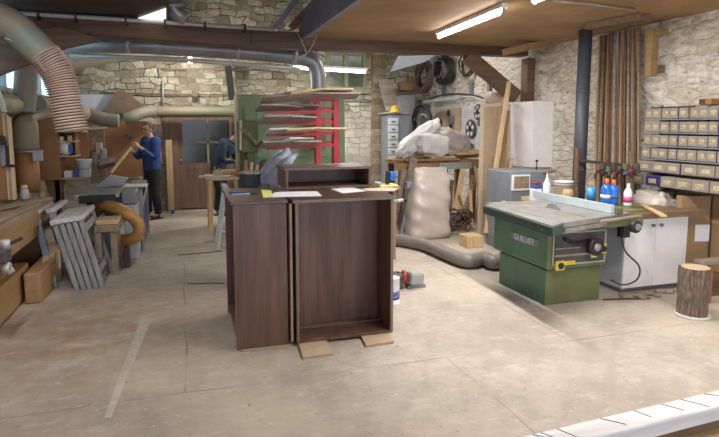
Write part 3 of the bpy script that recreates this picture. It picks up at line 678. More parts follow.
# orange boards on back wall behind man
def wallboard(x0, x1, y0, y1, Y, mat, name, label, cat='board', th=.03, parent=None):
    a = atY(x0, y0, Y); b_ = atY(x1, y1, Y)
    z0 = min(a.z, b_.z); o = MB().box(a.x, b_.x, Y, Y+th, max(z0, 0), max(a.z, b_.z)).build(name, mat, bevel=.004)
    return tag(o, label, cat)
wallboard(100, 147, 121, 137, 11.4, 'orange', 'orange_board', 'upper orange-brown board on the back wall behind the standing man')
wallboard(104, 147, 137.6, 176, 11.38, 'orange', 'orange_board', 'lower orange-brown board on the back wall behind the standing man')
t = thing('wall_clamp', 'dark bar clamp hanging across the orange boards behind the man', 'clamp', atY(125, 137, 11.3))
MB().bar(atY(103, 137.5, 11.3), atY(141, 137, 11.3), .02, .03).build('bar', 'brace', t); MB().bar(atY(124, 134, 11.28), atY(132, 139, 11.28), .03, .05).build('jaw', 'panel', t)
o = wallboard(165.5, 174.5, 140, 211, 11.3, 'pine', 'upright_plank', 'pale upright plank leaning on the door frame beside the man', 'plank')
# slate coloured gable sheet above the duct
b = MB(); b.prism([atY(x, y, 11.35) for x, y in ((102, 113), (117, 90), (124, 90), (146, 107), (140, 113))], (0, .03, 0)); o = b.build('gable_sheet', 'slate'); tag(o, 'brown triangular sheet leaning on the back wall above the duct', 'sheet')
wallboard(62, 117, 94, 111, 11.5, 'pegw', 'white_sheet', 'whitish sheet on the back wall behind the ribbed hose', 'sheet')
# pipes on back wall
for k, (pts, r, m_, l) in enumerate((([(163, 80), (163, 106)], .015, 'greyl', 'thin vertical pipe on the back wall above the duct'), ([(163, 69), (205, 69), (262, 70)], .018, 'ductb', 'thin level pipe high on the back wall near the light bulb'), ([(100, 93), (180, 94.5), (236, 95)], .012, 'brace', 'thin dark rail along the edge of the white band on the back wall'), ([(300, 97), (345, 100), (383, 101)], .014, 'galv', 'thin level pipe under the back window'))):
    o = MB().tube([atY(x, y, 11.52) for x, y in pts], r, 8).build('level_pipe', m_); tag(o, l, 'pipe')
o = MB().bar(atY(228, 66, 11.3), atY(232, 100, 11.3), .12, .1, (0,1,0)).build('iron_bracket', 'black'); tag(o, 'black iron bar hanging on the back wall left of the green machine', 'bracket')
o = MB().bar(atY(195, 91, 11.45), atY(195, 97, 11.45), .12, .1, (0,1,0)).build('dark_box', 'brace', bevel=.01); tag(o, 'small dark box on the back wall above the door', 'box')
# ---------------- planer machine
MX0 = atZ(78, 188, .85).x; MX1 = atZ(137, 184, .85).x; MY0, MY1 = 7.35, 8.75
MX0 = atY(78, 188, MY0).x; MX1 = atY(133, 188, MY0).x
t = thing('planer_machine', 'grey planing machine with dark table and light grey leg in front of the man', 'machine', ((MX0+MX1)/2, (MY0+MY1)/2, 0))
zt_ = .86
MB().box(MX0-.05, MX1-.16, MY0, MY0+1.35, zt_-.05, zt_).build('table', 'steel', t, .008)
MB().box(MX0, MX1-.2, MY0-.015, MY0+.02, zt_-.11, zt_-.01).build('table_rail', 'black', t, .01)
MB().box(MX0+.06, MX1-.25, MY0+.1, MY0+1.2, .42, zt_-.05).build('housing', 'panel', t, .02)
MB().box(MX0+.1, MX1-.32, MY0+.2, MY0+1.1, 0, .42).build('base', 'grey', t, .02)
MB().box(MX1-.13, MX1+.02, MY0+.12, MY0+.55, 0, zt_-.16).build('front_leg', 'bluewhite', t, .015, label='light grey sheet metal leg')
MB().box(MX1-.15, MX1+.03, MY0+.1, MY0+.57, zt_-.16, zt_+.005).build('end_cover', 'grey', t, .02)
MB().box(MX1+.03, MX1+.05, MY0+.62, MY0+1.9, .12, .60).build('blue_guard', 'blue', t, .004, label='blue panel')
MB().box(MX1-.02, MX1+.03, MY0+.62, MY0+1.9, .0, .12).build('rear_base', 'grey', t)
MB().bar((MX1+.05, MY0+.6, .58), (MX1+.05, MY0+1.9, .75), .02, .03).build('brace', 'greyl', t)
MB().box(MX1-.16, MX1+.05, MY0+.6, MY0+1.95, .80, .835).build('rear_table', 'steel', t, .004)
for y in (MY0+.62, MY0+1.88): MB().box(MX1+.03, MX1+.06, y-.015, y+.015, .0, .81).build('frame_post', 'greyl', t)
for x in (97, 107, 117):
    p = atY(x, 183, MY0+.05)
c = atY(111, 178, MY0+.75); fz = zt_
MB().prism([(c.x-.22, c.y, fz), (c.x+.12, c.y+.1, fz), (c.x+.2, c.y+.1, fz+.11), (c.x-.02, c.y, fz+.16)], (0,.10,0)).build('guard', 'greyl', t, .01)
MB().bar(atY(98.5, 163, MY0+.8), atY(115, 158.5, MY0+.9), .05, .06, (0,-.5,1)).build('guard_top', 'planka', t, .006)
MB().bar(atY(99, 168, MY0+.8), atY(114, 164, MY0+.9), .05, .05).build('guard_slot', 'black', t)
MB().cyl((MX1-.28, MY0-.05, zt_-.22), (MX1-.28, MY0+.1, zt_-.22), .06).build('hand_wheel', 'black', t)
MB().bar((MX1-.42, MY0+.02, zt_-.34), (MX1-.18, MY0+.02, zt_-.18), .03, .09).build('dust_hood', 'greyl', t)
o = MB().box(c.x+.15, c.x+.45, c.y-.1, c.y+.25, zt_+.002, zt_+.012).build('paper_sheet', 'paper'); tag(o, 'whitish sheet lying on the planing machine near the lath', 'paper')
# amber flexible hose
hp = [atY(99, 204, 7.5), atY(112, 207, 7.3), atY(126, 213, 7.2), atY(137, 222, 7.2), atY(139, 233, 7.2), atY(130, 240, 7.25), atY(116, 240, 7.35)]
hp = [p if p.z > .12 else Vector((p.x, p.y, .12)) for p in hp]
path = spline(hp, 16); b = MB().tube(path, [.072 + .005*math.sin(i*2*PI/2.5) for i in range(len(path))], 16)
o = b.build('flexible_hose', 'hoseb'); tag(o, 'shiny amber flexible hose curling from the planing machine to the floor', 'hose')
# small wooden stand
a = atZ(103, 275, 0); sy = 6.75
a0 = atY(93, 226, sy).x; a1 = atY(119, 226, sy).x; hz = atY(105, 221, sy).z
t = thing('timber_stand', 'rough wooden stand with thick top between grey trestles and amber hose', 'stand', ((a0+a1)/2, sy+.15, 0))
MB().box(a0, a1, sy, sy+.4, hz-.13, hz-.05).build('top', 'oldtop', t, .008); MB().box(a0+.02, a1-.01, sy+.02, sy+.38, hz-.048, hz).build('top_block', 'pinex', t, .008)
MB().box(a1-.1, a1-.03, sy+.02, sy+.1, 0, hz-.13).build('leg', 'oldtop', t, .005); MB().box(a0+.0, a0+.07, sy+.02, sy+.1, 0, hz-.13).build('leg', 'oldtop', t, .005); MB().box(a1-.1, a1-.03, sy+.3, sy+.38, 0, hz-.13).build('leg', 'oldtop', t, .005)
p = Vector((a1+.0, sy+.28, 0)); o = MB().box(p.x, p.x+.07, p.y, p.y+.1, 0, .24).build('brick_block', 'rust', bevel=.005); tag(o, 'reddish brown block on the floor behind the wooden stand', 'block')
# ---------------- nested grey trestles
def trestle(top_near, foot_near, length, mats, w_=.055, label='', group='folded trestles leaning by the bench', tl=None):
    a = Vector(top_near); f_ = Vector(foot_near); f_.z = 0
    t = thing('trestle', label, 'trestle', ((a.x+f_.x)/2, a.y+length/2, 0), group)
    dy = Vector((0, length, 0)); up = (a-f_).normalized()
    MB().bar(a+Vector((0,-.04,0)), a+dy+Vector((0,.04,0)), w_*1.5, .05, up).build('top_rail', mats[0], t, .006)
    MB().bar(a-up*.03, f_, .045, w_, (1,0,.2)).build('leg', mats[1], t, .004)
    MB().bar(a-up*.03+dy, f_+dy*.9+Vector((.02,0,0)), .045, w_, (1,0,.2)).build('leg', mats[1], t, .004)
    q = f_ + (a-f_)*.22
    MB().bar(q, q+dy*.92, .03, .06, up).build('stretcher', mats[1], t, .003)
    q = f_ + (a-f_)*.84
    MB().bar(q, q+dy, .03, .08, up).build('upper_rail', mats[1], t, .003)
    return t
ft = atZ(78, 290, 0); tn = atY(54, 219, ft.y-.02)
names = ['first from the left', 'second from the left', 'third from the left', 'fourth from the left', 'rightmost']
for k in range(5):
    off = Vector((.058*k, .008*k, -.008*(4-k)))
    trestle(tn+Vector((0,0,.0))+off, ft+Vector((off.x, off.y, 0)), .72-.02*(k%2), (('greytop', 'greywood')), .045, label='weathered pale grey trestle leaning in the front stack, '+names[k])
tn2 = atY(35, 212, 6.5)
trestle(tn2, (tn2.x+.16, 6.4, 0), .62, ('greytop', 'bluewood'), .06, label='trestle with worn blue legs nearest the bench')
trestle(tn2+Vector((.13, .1, .0)), (tn2.x+.33, 6.5, 0), .62, ('greytop', 'greywood'), .06, label='grey trestle just right of the blue-legged one')
# orange timber blocks on floor by bench
o = MB().prism([atZ(25, 305, 0), atZ(42, 303, 0), atZ(58, 284, 0), atZ(44, 282, 0)], (0, 0, .30)).build('timber_block', 'bench', bevel=.02); tag(o, 'worn orange timber block standing on the floor at the bench end', 'block')
o = MB().prism([atZ(44, 292, 0), atZ(62, 280, 0), atZ(60, 272, 0), atZ(46, 276, 0)], (0, 0, .34)).build('timber_block', 'pine', bevel=.015); tag(o, 'cleaner timber block behind the worn orange one', 'block')
# paint line on floor
b = MB(); b.prism([atZ(104, 418, .0015), atZ(111, 418, .0015), atZ(151, 320, .0015), atZ(141, 318, .0015)], (0,0,.001)); o = b.build('paint_mark', 'dust'); tag(o, 'pale worn strip of paint running along the concrete at left', 'floor mark')
# ================================================================ PEOPLE
def skin_mesh(nodes, edges, root, sub=2):
    me = bpy.data.meshes.new('tmp'); names = list(nodes)
    me.from_pydata([nodes[n][0] for n in names], [(names.index(a), names.index(b)) for a, b in edges], [])
    o = bpy.data.objects.new('tmp', me); C.objects.link(o)
    m = o.modifiers.new('s', 'SKIN'); sv = me.skin_vertices[0].data
    for i, n in enumerate(names):
        r = nodes[n][1]; sv[i].radius = (r, r) if isinstance(r, (int, float)) else r
        sv[i].use_root = (n == root)
    s = o.modifiers.new('u', 'SUBSURF'); s.levels = sub; s.render_levels = sub
    dg = bpy.context.evaluated_depsgraph_get(); dg.update()
    r = bpy.data.meshes.new_from_object(o.evaluated_get(dg)); bpy.data.objects.remove(o); return r
def fuse(meshes, voxel):
    bm = bmesh.new()
    for m in meshes: bm.from_mesh(m)
    me = bpy.data.meshes.new('fused'); bm.to_mesh(me); bm.free()
    o = bpy.data.objects.new('tmp', me); C.objects.link(o)
    r = o.modifiers.new('r', 'REMESH'); r.mode = 'VOXEL'; r.voxel_size = voxel; r.use_smooth_shade = True
    s = o.modifiers.new('s', 'SMOOTH'); s.factor = .5; s.iterations = 2
    dg = bpy.context.evaluated_depsgraph_get(); dg.update()
    out = bpy.data.meshes.new_from_object(o.evaluated_get(dg)); bpy.data.objects.remove(o); return out
def keep_big(me):
    bm = bmesh.new(); bm.from_mesh(me); seen = set(); best = []
    for v0 in bm.verts:
        if v0 in seen: continue
        st = [v0]; seen.add(v0); comp = []
        while st:
            q = st.pop(); comp.append(q)
            for e in q.link_edges:
                w_ = e.other_vert(q)
                if w_ not in seen: seen.add(w_); st.append(w_)
        if len(comp) > len(best): best = comp
    keep = set(best); bmesh.ops.delete(bm, geom=[v for v in bm.verts if v not in keep], context='VERTS'); bm.to_mesh(me); bm.free(); return me
def add_mesh(name, me, mat, parent, xf):
    me.transform(xf); me.name = name; me.materials.clear(); me.materials.append(M[mat])
    for p in me.polygons: p.use_smooth = True
    o = bpy.data.objects.new(name, me); C.objects.link(o); o.parent = parent; WL[o.name] = WL[parent.name].copy(); return o
def head_meshes(c, rot):
    """skull, jaw, nose, ears in head coords: +x face direction, z up; c = centre of head"""
    out = []; m = Matrix.Translation(c) @ Euler(rot).to_matrix().to_4x4()
    def ell(p, s):
        bm = bmesh.new(); bmesh.ops.create_uvsphere(bm, u_segments=20, v_segments=14, radius=1)
        bmesh.ops.transform(bm, matrix=m @ Matrix.Translation(p) @ Matrix.Diagonal((*s, 1)), verts=bm.verts)
        me = bpy.data.meshes.new('e'); bm.to_mesh(me); bm.free(); out.append(me)
    ell((-.005, 0, .02), (.095, .075, .098)); ell((.022, 0, -.045), (.066, .056, .068)); ell((.05, 0, -.088), (.028, .03, .022))
    ell((.094, 0, -.022), (.018, .012, .022)); ell((.088, 0, .03), (.014, .045, .010))
    for s in (-1, 1): ell((-.005, s*.077, -.015), (.018, .008, .03))
    return out, m
def face_parts(parent, m, xf, hair_mat, cap=None):
    def ell(name, p, s, mat):
        bm = bmesh.new(); bmesh.ops.create_uvsphere(bm, u_segments=12, v_segments=8, radius=1)
        bmesh.ops.transform(bm, matrix=m @ Matrix.Translation(p) @ Matrix.Diagonal((*s, 1)), verts=bm.verts)
        me = bpy.data.meshes.new(name); bm.to_mesh(me); bm.free(); add_mesh(name, me, mat, parent, xf)
    for s in (-1, 1): ell('eye', (.082, s*.03, .0), (.009, .013, .007), 'eyew'); ell('eyebrow', (.088, s*.032, .024), (.008, .018, .005), hair_mat)
    ell('mouth', (.083, 0, -.06), (.01, .024, .006), 'lip')
    # hair: cap shell cut away from the face
    bm = bmesh.new(); bmesh.ops.create_uvsphere(bm, u_segments=28, v_segments=20, radius=1)
    for v in bm.verts:
        n = noise.noise(v.co*5); v.co *= 1+.05*n
    bad = [v for v in bm.verts if (v.co.x > .35 and v.co.z < .45) or v.co.z < -.55 or (v.co.x > .05 and v.co.z < -.05)]
    bmesh.ops.delete(bm, geom=bad, context='VERTS')
    bmesh.ops.transform(bm, matrix=m @ Matrix.Translation((-.01, 0, .026)) @ Matrix.Diagonal((.103, .083, .107, 1)), verts=bm.verts)
    me = bpy.data.meshes.new('hair'); bm.to_mesh(me); bm.free(); o = add_mesh('hair', me, hair_mat, parent, xf)
    so = o.modifiers.new('s', 'SOLIDIFY'); so.thickness = .012; so.offset = -1
def hand_mesh(wrist, mid, side, curl, scale=1.0):
    """wrist -> mid is the palm direction; side = vector towards the thumb; fingers bend towards 'curl'"""
    w_ = Vector(wrist); d = (Vector(mid)-w_).normalized(); s = Vector(side).normalized(); c = Vector(curl).normalized()
    nodes = {'w': (w_, .026*scale), 'p': (w_+d*.05*scale, (.034*scale, .018*scale))}; edges = [('w', 'p')]; ms = []
    for k, L in enumerate((.072, .08, .075, .058)):
        b = w_ + d*.075*scale + s*(.03-.02*k)*scale
        n = {'a': (w_+d*.04*scale+s*(.02-.014*k)*scale, .012*scale), 'b': (b, .0105*scale), 'c': (b+(d*.7+c*.45)*L*.5*scale, .0095*scale), 'd': (b+(d*.8+c*1.0)*L*.72*scale, .009*scale), 'e': (b+(d*.45+c*1.45)*L*.85*scale, .0075*scale)}
        ms.append(skin_mesh(n, [('a','b'),('b','c'),('c','d'),('d','e')], 'a', 1))
    n = {'a': (w_+d*.02*scale+s*.015*scale, .014*scale), 'b': (w_+d*.045*scale+s*.042*scale, .012*scale), 'c': (w_+d*.07*scale+s*.05*scale+c*.025*scale, .010*scale), 'd': (w_+d*.08*scale+s*.042*scale+c*.045*scale, .008*scale)}
    ms.append(skin_mesh(n, [('a','b'),('b','c'),('c','d')], 'a', 1))
    ms.append(skin_mesh({'w': (w_-d*.02, .026*scale), 'p': (w_+d*.045*scale, .034*scale), 'q': (w_+d*.08*scale, .034*scale)}, [('w','p'),('p','q')], 'w', 2))
    return ms
def V(*a): return Vector(a)
def person(pos, heading, J, label, top_mat, leg_mat, hair_mat, shoe_mat, head_rot=(0,0,0), hands=(), sc_=1.0, beard=False, apron=None):
    """J: joint positions in body frame, +x is forward, +y the figure's left"""
    t = thing('person', label, 'person', pos); xf = Euler((0,0,heading)).to_matrix().to_4x4() @ Matrix.Scale(sc_, 4)
    r = dict(pel=.105, spine=(.10,.12), chest=(.115,.145), neck0=(.07,.07), neck=.052, head=.06,
             shl=.055, shr=.055, ell=.045, elr=.045, wrl=.029, wrr=.029, hipl=.08, hipr=.08, kl=.062, kr=.062, al=.042, ar=.042, tl=.036, tr=.036)
    E_ = [('pel','spine'),('spine','chest'),('chest','neck0'),('neck0','neck'),('neck','head'),('chest','shl'),('shl','ell'),('ell','wrl'),('chest','shr'),('shr','elr'),('elr','wrr'),
          ('pel','hipl'),('hipl','kl'),('kl','al'),('al','tl'),('pel','hipr'),('hipr','kr'),('kr','ar'),('ar','tr')]
    nd = {k: (J[k], r[k]) for k in r}; E2 = list(E_)
    for q, h in zip('lr', hands): nd['h'+q] = (J['wr'+q]+(h[1]-h[0]).normalized()*.05, .027); E2.append(('wr'+q, 'h'+q))
    body = skin_mesh(nd, E2, 'pel', 2)
    hm, m = head_meshes(J['hc'], head_rot); ms = [body]+hm
    for h in hands: ms += hand_mesh(*h)
    fb = keep_big(fuse(ms, .005)); add_mesh('body', fb, 'skin', t, xf)
    face_parts(t, m, xf, hair_mat)
    def limb(pts, rad, ys=1.0):
        mb = MB().tube(pts, rad, 18, smooth=5).bm; me = bpy.data.meshes.new('l')
        if ys != 1.0:
            for v in mb.verts: v.co.y *= ys
        mb.to_mesh(me); mb.free(); return me
    up = V(0, 0, 1)
    sl = [limb([J['pel']-up*.05, J['spine'], J['chest'], J['neck0']-(J['neck0']-J['chest'])*.25, J['neck0']+(J['neck']-J['neck0'])*.5], [.150, .143, .152, .12, .062], 1.22)]
    for q in 'lr': sl.append(limb([J['sh'+q]+V(-.01, -.07 if q == 'l' else .07, .0), J['sh'+q], J['el'+q], J['el'+q].lerp(J['wr'+q], .80)], [.085, .086, .058, .038]))
    add_mesh('sweater' if not apron else 'jacket', fuse(sl, .009), top_mat, t, xf)
    tl_ = [limb([J['pel']+up*.07, J['pel'], J['pel']-up*.10], [.132, .138, .10], 1.2)]
    for q in 'lr': tl_.append(limb([J['hip'+q]+up*.03, J['hip'+q]-up*.1, J['k'+q], J['a'+q]+up*.01], [.10, .105, .078, .064]))
    add_mesh('trousers', fuse(tl_, .009), leg_mat, t, xf)
    for s in 'lr':
        a, f_ = J['a'+s], J['t'+s]; d = (f_-a); d.z = 0; d.normalize(); a0 = V(a.x, a.y, 0)
        me = skin_mesh({'h': (a0-d*.03+V(0,0,.045), .045), 'm': (a0+d*.07+V(0,0,.045), .046), 't': (a0+d*.16+V(0,0,.038), .037), 'k': (a0+V(0,0,.1), .046)}, [('h','m'),('m','t'),('h','k')], 'h', 2)
        add_mesh('shoe', me, shoe_mat, t, xf)
        sm = MB().tube([a0-d*.07+V(0,0,.008), a0+d*.19+V(0,0,.008)], [.045,.045], 10).bm
        me = bpy.data.meshes.new('sole'); sm.to_mesh(me); sm.free(); me.transform(Matrix.Diagonal((1,1,1,1))); 
        for v in me.vertices: v.co.z = max(.0, min(v.co.z, .02))
        add_mesh('sole', me, 'black', t, xf)
    return t, xf
# standing man: faces the image left, both hands raised on a lath
fp = atZ(154, 218, 0)
J = dict(pel=V(0,0,.93), spine=V(.0,0,1.10), chest=V(-.01,0,1.30), neck0=V(.0,0,1.44), neck=V(.015,0,1.50), head=V(.025,0,1.57), hc=V(.035,0,1.615),
         shl=V(0,.19,1.39), ell=V(.08,.26,1.12), wrl=V(.27,.13,1.29), shr=V(0,-.19,1.39), elr=V(.10,-.25,1.12), wrr=V(.31,-.06,1.22),
         hipl=V(0,.10,.88), kl=V(.02,.12,.48), al=V(-.02,.13,.085), tl=V(.13,.16,.035), hipr=V(0,-.10,.88), kr=V(.03,-.14,.48), ar=V(0,-.17,.085), tr=V(.15,-.20,.035))
HD = PI + .55
man, xf = person(fp, HD, J, 'person in blue sweater and dark trousers standing and sighting along a wooden lath', 'sweater', 'trousers', 'hair', 'shoe', (0, .15, 0),
    hands=[(J['wrl'], J['wrl']+V(.08,-.03,.05), V(-.4,0,1), V(.2,-1,0), 1.12), (J['wrr'], J['wrr']+V(.08,.03,.05), V(-.4,0,1), V(.2,1,0), 1.12)], sc_=1.0)
Wm = Matrix.Translation(fp) @ xf
gr = (Wm @ (J['wrl']+V(.08,-.05,.05)) + Wm @ (J['wrr']+V(.09,.05,.06)))/2
pl = atY(110.5, 173, gr.y-.45); end = gr + (gr-pl).normalized()*.09
o = MB().bar(pl, end, .045, .03).build('wooden_lath', 'pinex', bevel=.003); tag(o, 'pale wooden lath held up slantwise by the man in the blue sweater', 'lath')
# second worker, leaning over the far bench, faces the image right and down
fp2 = atZ(222, 214, 0)
J2 = dict(pel=V(-.05,0,.95), spine=V(.02,0,1.10), chest=V(.13,0,1.26), neck0=V(.22,0,1.38), neck=V(.26,0,1.42), head=V(.30,0,1.47), hc=V(.335,0,1.50),
         shl=V(.14,.19,1.34), ell=V(.20,.26,1.05), wrl=V(.42,.16,.98), shr=V(.14,-.19,1.34), elr=V(.16,-.27,1.05), wrr=V(.40,-.16,1.0),
         hipl=V(-.05,.10,.90), kl=V(.0,.12,.49), al=V(-.04,.13,.085), tl=V(.11,.16,.035), hipr=V(-.05,-.10,.90), kr=V(.02,-.14,.49), ar=V(-.02,-.16,.085), tr=V(.13,-.19,.035))
person(fp2, -.45, J2, 'person in dark navy work jacket bending over the far bench beside the green machine', 'dkblue', 'trousers', 'hairb', 'black', (0, .55, 0),
    hands=[(J2['wrl'], J2['wrl']+V(.06,-.04,-.03), V(0,-.3,1), V(.4,-.6,-.6)), (J2['wrr'], J2['wrr']+V(.06,.04,-.03), V(0,.3,1), V(.4,.6,-.6))], apron=True)

# ================================================================ GREEN MACHINE, RED RACK
Yg = 9.3
gx0 = atY(236.5, 95, Yg).x; gx1 = atY(345, 95, Yg).x; gz1 = atY(290, 95, Yg).z
t = thing('panel_saw', 'big sage green upright machine cabinet behind the red rack', 'machine', ((gx0+gx1)/2, Yg+.2, 0))
MB().box(gx0, gx1, Yg, Yg+.5, .5, gz1).build('housing', 'greenp', t, .02)
MB().box(gx0, gx1, Yg+.03, Yg+.47, 0, .5).build('base', 'greenp', t, .02)
MB().box(gx0-.02, gx0+.02, Yg-.02, Yg+.02, .9, gz1+.0).build('edge_strip', 'bpaper', t, label='pale edge strip')
MB().box(atY(256, 100, Yg).x, gx1-.25, Yg-.015, Yg, 1.15, gz1-.1).build('door', 'greenp2', t, .006)
MB().box(atY(243, 100, Yg).x, atY(245, 100, Yg).x, Yg-.03, Yg, 1.5, gz1-.2).build('guide_rail', 'muntin', t)
cx0, cx1 = atY(240, 140, 9.0).x, atY(258, 140, 9.0).x
MB().box(cx0, cx1, 8.95, 9.3, 1.25, 1.75).build('saw_head', 'greeno', t, .02)
MB().box(cx0+.1, cx1-.06, 8.98, 9.3, .9, 1.25).build('guide_post', 'greeno', t, .02)
MB().cyl((cx0-.02, 8.98, 1.4), (cx0+.03, 8.98, 1.4), .05).build('knob', 'black', t)
MB().bar(atY(239, 128, 8.9), atY(283, 163, 8.9), .03, .03).build('feed_arm', 'ductb', t); MB().bar(atY(245, 129, 8.88), atY(262, 152, 8.88), .03, .03).build('feed_arm', 'oldtop', t)
MB().bar(atY(241, 120, 8.9), atY(240.5, 150, 8.9), .035, .02, (0,1,0)).build('blade_guide', 'bpaper', t)
MB().box(cx0-.0, cx1+.25, 8.7, 9.3, .80, .84).build('table', 'steel', t, .005)
MB().lathe([(.0, 0), (.12, 0), (.13, .05), (.1, .25), (.05, .3)], (cx1+.1, 8.9, .84), 14).build('motor', 'brace', t)
MB().box(cx0+.05, cx1+.2, 8.75, 9.28, 0, .8).build('pedestal', 'greenp', t, .02)
for k, (x, y, m_) in enumerate(((246, 168, 'oakz'), (250, 163, 'pine'), (254, 166, 'piney'))):
    p = atY(x, y, 8.8); o = MB().bar((p.x, 8.8, .845), (p.x+.03*k, 8.8, 1.15-.04*k), .05, .03, (0,1,0)).build('wood_piece', m_); tag(o, ['dark brown', 'pale yellow', 'light'][k]+' short wood piece standing on the green machine table', 'wood piece')
# far bench with planks and orange tool
by = 8.9; f0 = atY(206, 180, by); f1 = atY(238, 180, by); hz = .87
t = thing('far_workbench', 'low wooden workbench in front of the bending worker', 'workbench', ((f0.x+f1.x)/2, by+.3, 0))
MB().box(f0.x, f1.x+.02, by, by+.7, hz-.04, hz).build('top', 'pinex', t, .004)
for x in (f0.x+.03, f1.x-.06):
    for y in (by+.03, by+.62): MB().box(x, x+.06, y, y+.06, 0, hz-.04).build('leg', 'pine', t)
o = MB().bar((f0.x-.1, by+.15, hz+.014), (f1.x, by+.10, hz+.014), .12, .024).build('pale_board', 'plankb'); tag(o, 'pale board overhanging the left end of the far workbench', 'board')
o = MB().bar((f0.x+.15, by+.35, hz+.05), (f1.x, by+.33, hz+.05), .2, .09).build('timber_beam', 'pinex', bevel=.005); tag(o, 'thick yellow timber lying on the far workbench', 'timber')
c = V(f0.x+.18, by+.25, hz+.001)
t = thing('hand_plane', 'small pale wooden hand plane at the left end of the far workbench', 'tool', c)
MB().box(c.x-.07, c.x+.07, c.y-.06, c.y-.0, c.z+.026, c.z+.09).build('body', 'pinex', t, .006); MB().box(c.x-.05, c.x-.02, c.y-.05, c.y-.01, c.z+.09, c.z+.16).build('handle', 'oakz', t, .006); MB().cyl(c+V(.04,-.03,.09), c+V(.04,-.03,.13), .02).build('knob', 'oakz', t)
p = atY(238, 178, by-.02); b = MB()
for k in range(5): b.tube([(p.x-.1+.03*k, by+.02, hz+.03), (p.x-.08+.045*k, by-.0, hz+.08-.01*k), (p.x-.02+.04*k, by+.04, hz+.03)], .013, 6, smooth=4)
o = b.build('coiled_cable', 'orangec'); tag(o, 'bright orange coiled cable on the right end of the far workbench', 'cable')
# dark drum and cloth behind the left carcass
c = atZ(253, 190, .87); dy_ = 6.0; dd = atY(253, 180, dy_); z1 = atY(253, 171.5, dy_).z
t = thing('dark_barrel', 'dark blue-grey open barrel behind the left carcass', 'barrel', (dd.x, dy_, 0))
MB().lathe([(.14, 0), (.15, .1), (.147, .5), (.14, z1-.02), (.144, z1), (.133, z1), (.13, .3)], (dd.x, dy_, 0), 22).build('barrel_body', 'drum', t)
MB().lathe([(.146, z1-.02), (.152, z1-.01), (.146, z1)], (dd.x, dy_, 0), 22).build('rim', 'galv', t)
o = MB().box(atY(263, 180, 6.2).x, atY(270, 180, 6.2).x, 6.2, 6.26, 0, atY(266, 170, 6.2).z).build('upright_board', 'pine'); tag(o, 'pale board standing between the dark barrel and the cloth', 'board')
def cloth(pts_rows, name, mat, label, cat, th=.012, seed=1, amp=.03):
    nr, nc = len(pts_rows), len(pts_rows[0]); bm = bmesh.new(); S = 6; g = []
    for i in range((nr-1)*S+1):
        a, u = divmod(i, S); a = min(a, nr-2); u = i/S-a; row = []
        for j in range((nc-1)*S+1):
            c_ = min(j//S, nc-2); v_ = j/S-c_
            p = (pts_rows[a][c_].lerp(pts_rows[a][c_+1], v_)).lerp(pts_rows[a+1][c_].lerp(pts_rows[a+1][c_+1], v_), u)
            p = p + V(0, -1, .6)*amp*(math.sin(j*1.15+i*.35+seed)+.8*noise.noise(V(i*.3, j*.5, seed)))
            row.append(bm.verts.new(p))
        g.append(row)
    for i in range(len(g)-1):
        for j in range(len(g[0])-1):
            f = bm.faces.new([g[i][j], g[i][j+1], g[i+1][j+1], g[i+1][j]]); f.smooth = True
    mb = MB(); mb.bm.free(); mb.bm = bm; o = mb.build(name, mat); s = o.modifiers.new('s', 'SOLIDIFY'); s.thickness = th
    return tag(o, label, cat)
Yk = 6.0
cloth([[atY(x, y, Y) for x, y, Y in r_] for r_ in (
    ((279, 152, 6.1), (288, 150, 6.0), (297, 156, 5.9)), ((268, 160, 6.0), (281, 160, 5.7), (292, 162, 5.6)), ((258, 174, 6.0), (272, 174, 5.7), (282, 174, 5.5)), ((256, 178, 6.0), (268, 186, 5.7), (275, 190, 5.5)))],
    'work_coat', 'denim', 'grey-blue work coat thrown over the timber behind the walnut carcasses', 'coat')
# support for coat: saw horse
t = thing('stand_frame', 'dark stand under the grey-blue coat behind the carcasses', 'stand', (atY(283, 165, 6.2).x, 6.2, 0))
cxx = atY(283, 165, 6.2).x
MB().box(cxx-.14, cxx+.2, 6.05, 6.35, 1.1, 1.14).build('top', 'brace', t)
for dx in (-.12, .16):
    for y in (6.07, 6.3): MB().box(cxx+dx, cxx+dx+.04, y, y+.04, 0, 1.1).build('leg', 'brace', t)
# blue-grey trestle leg behind at left
t = thing('metal_trestle', 'light blue-grey metal trestle left behind the walnut carcasses', 'trestle', atZ(221, 250, 0))
a = atZ(218, 250, 0); bb = atY(226, 190, a.y)
MB().bar(a, bb, .035, .05, (0,1,0)).build('leg', 'fence', t); MB().bar(a+V(.18,0,0), bb+V(.02,0,0), .035, .05, (0,1,0)).build('leg', 'fence', t); MB().bar(a+V(0,.5,0), bb+V(0,.45,0), .035, .05, (0,1,0)).build('leg', 'fence', t)
MB().bar(bb+V(0,-.05,.02), bb+V(0,.5,.02), .07, .04).build('top_rail', 'fence', t); MB().bar(a+V(.03,0,.25), a+V(.17,0,.25), .03, .03).build('stretcher', 'fence', t)
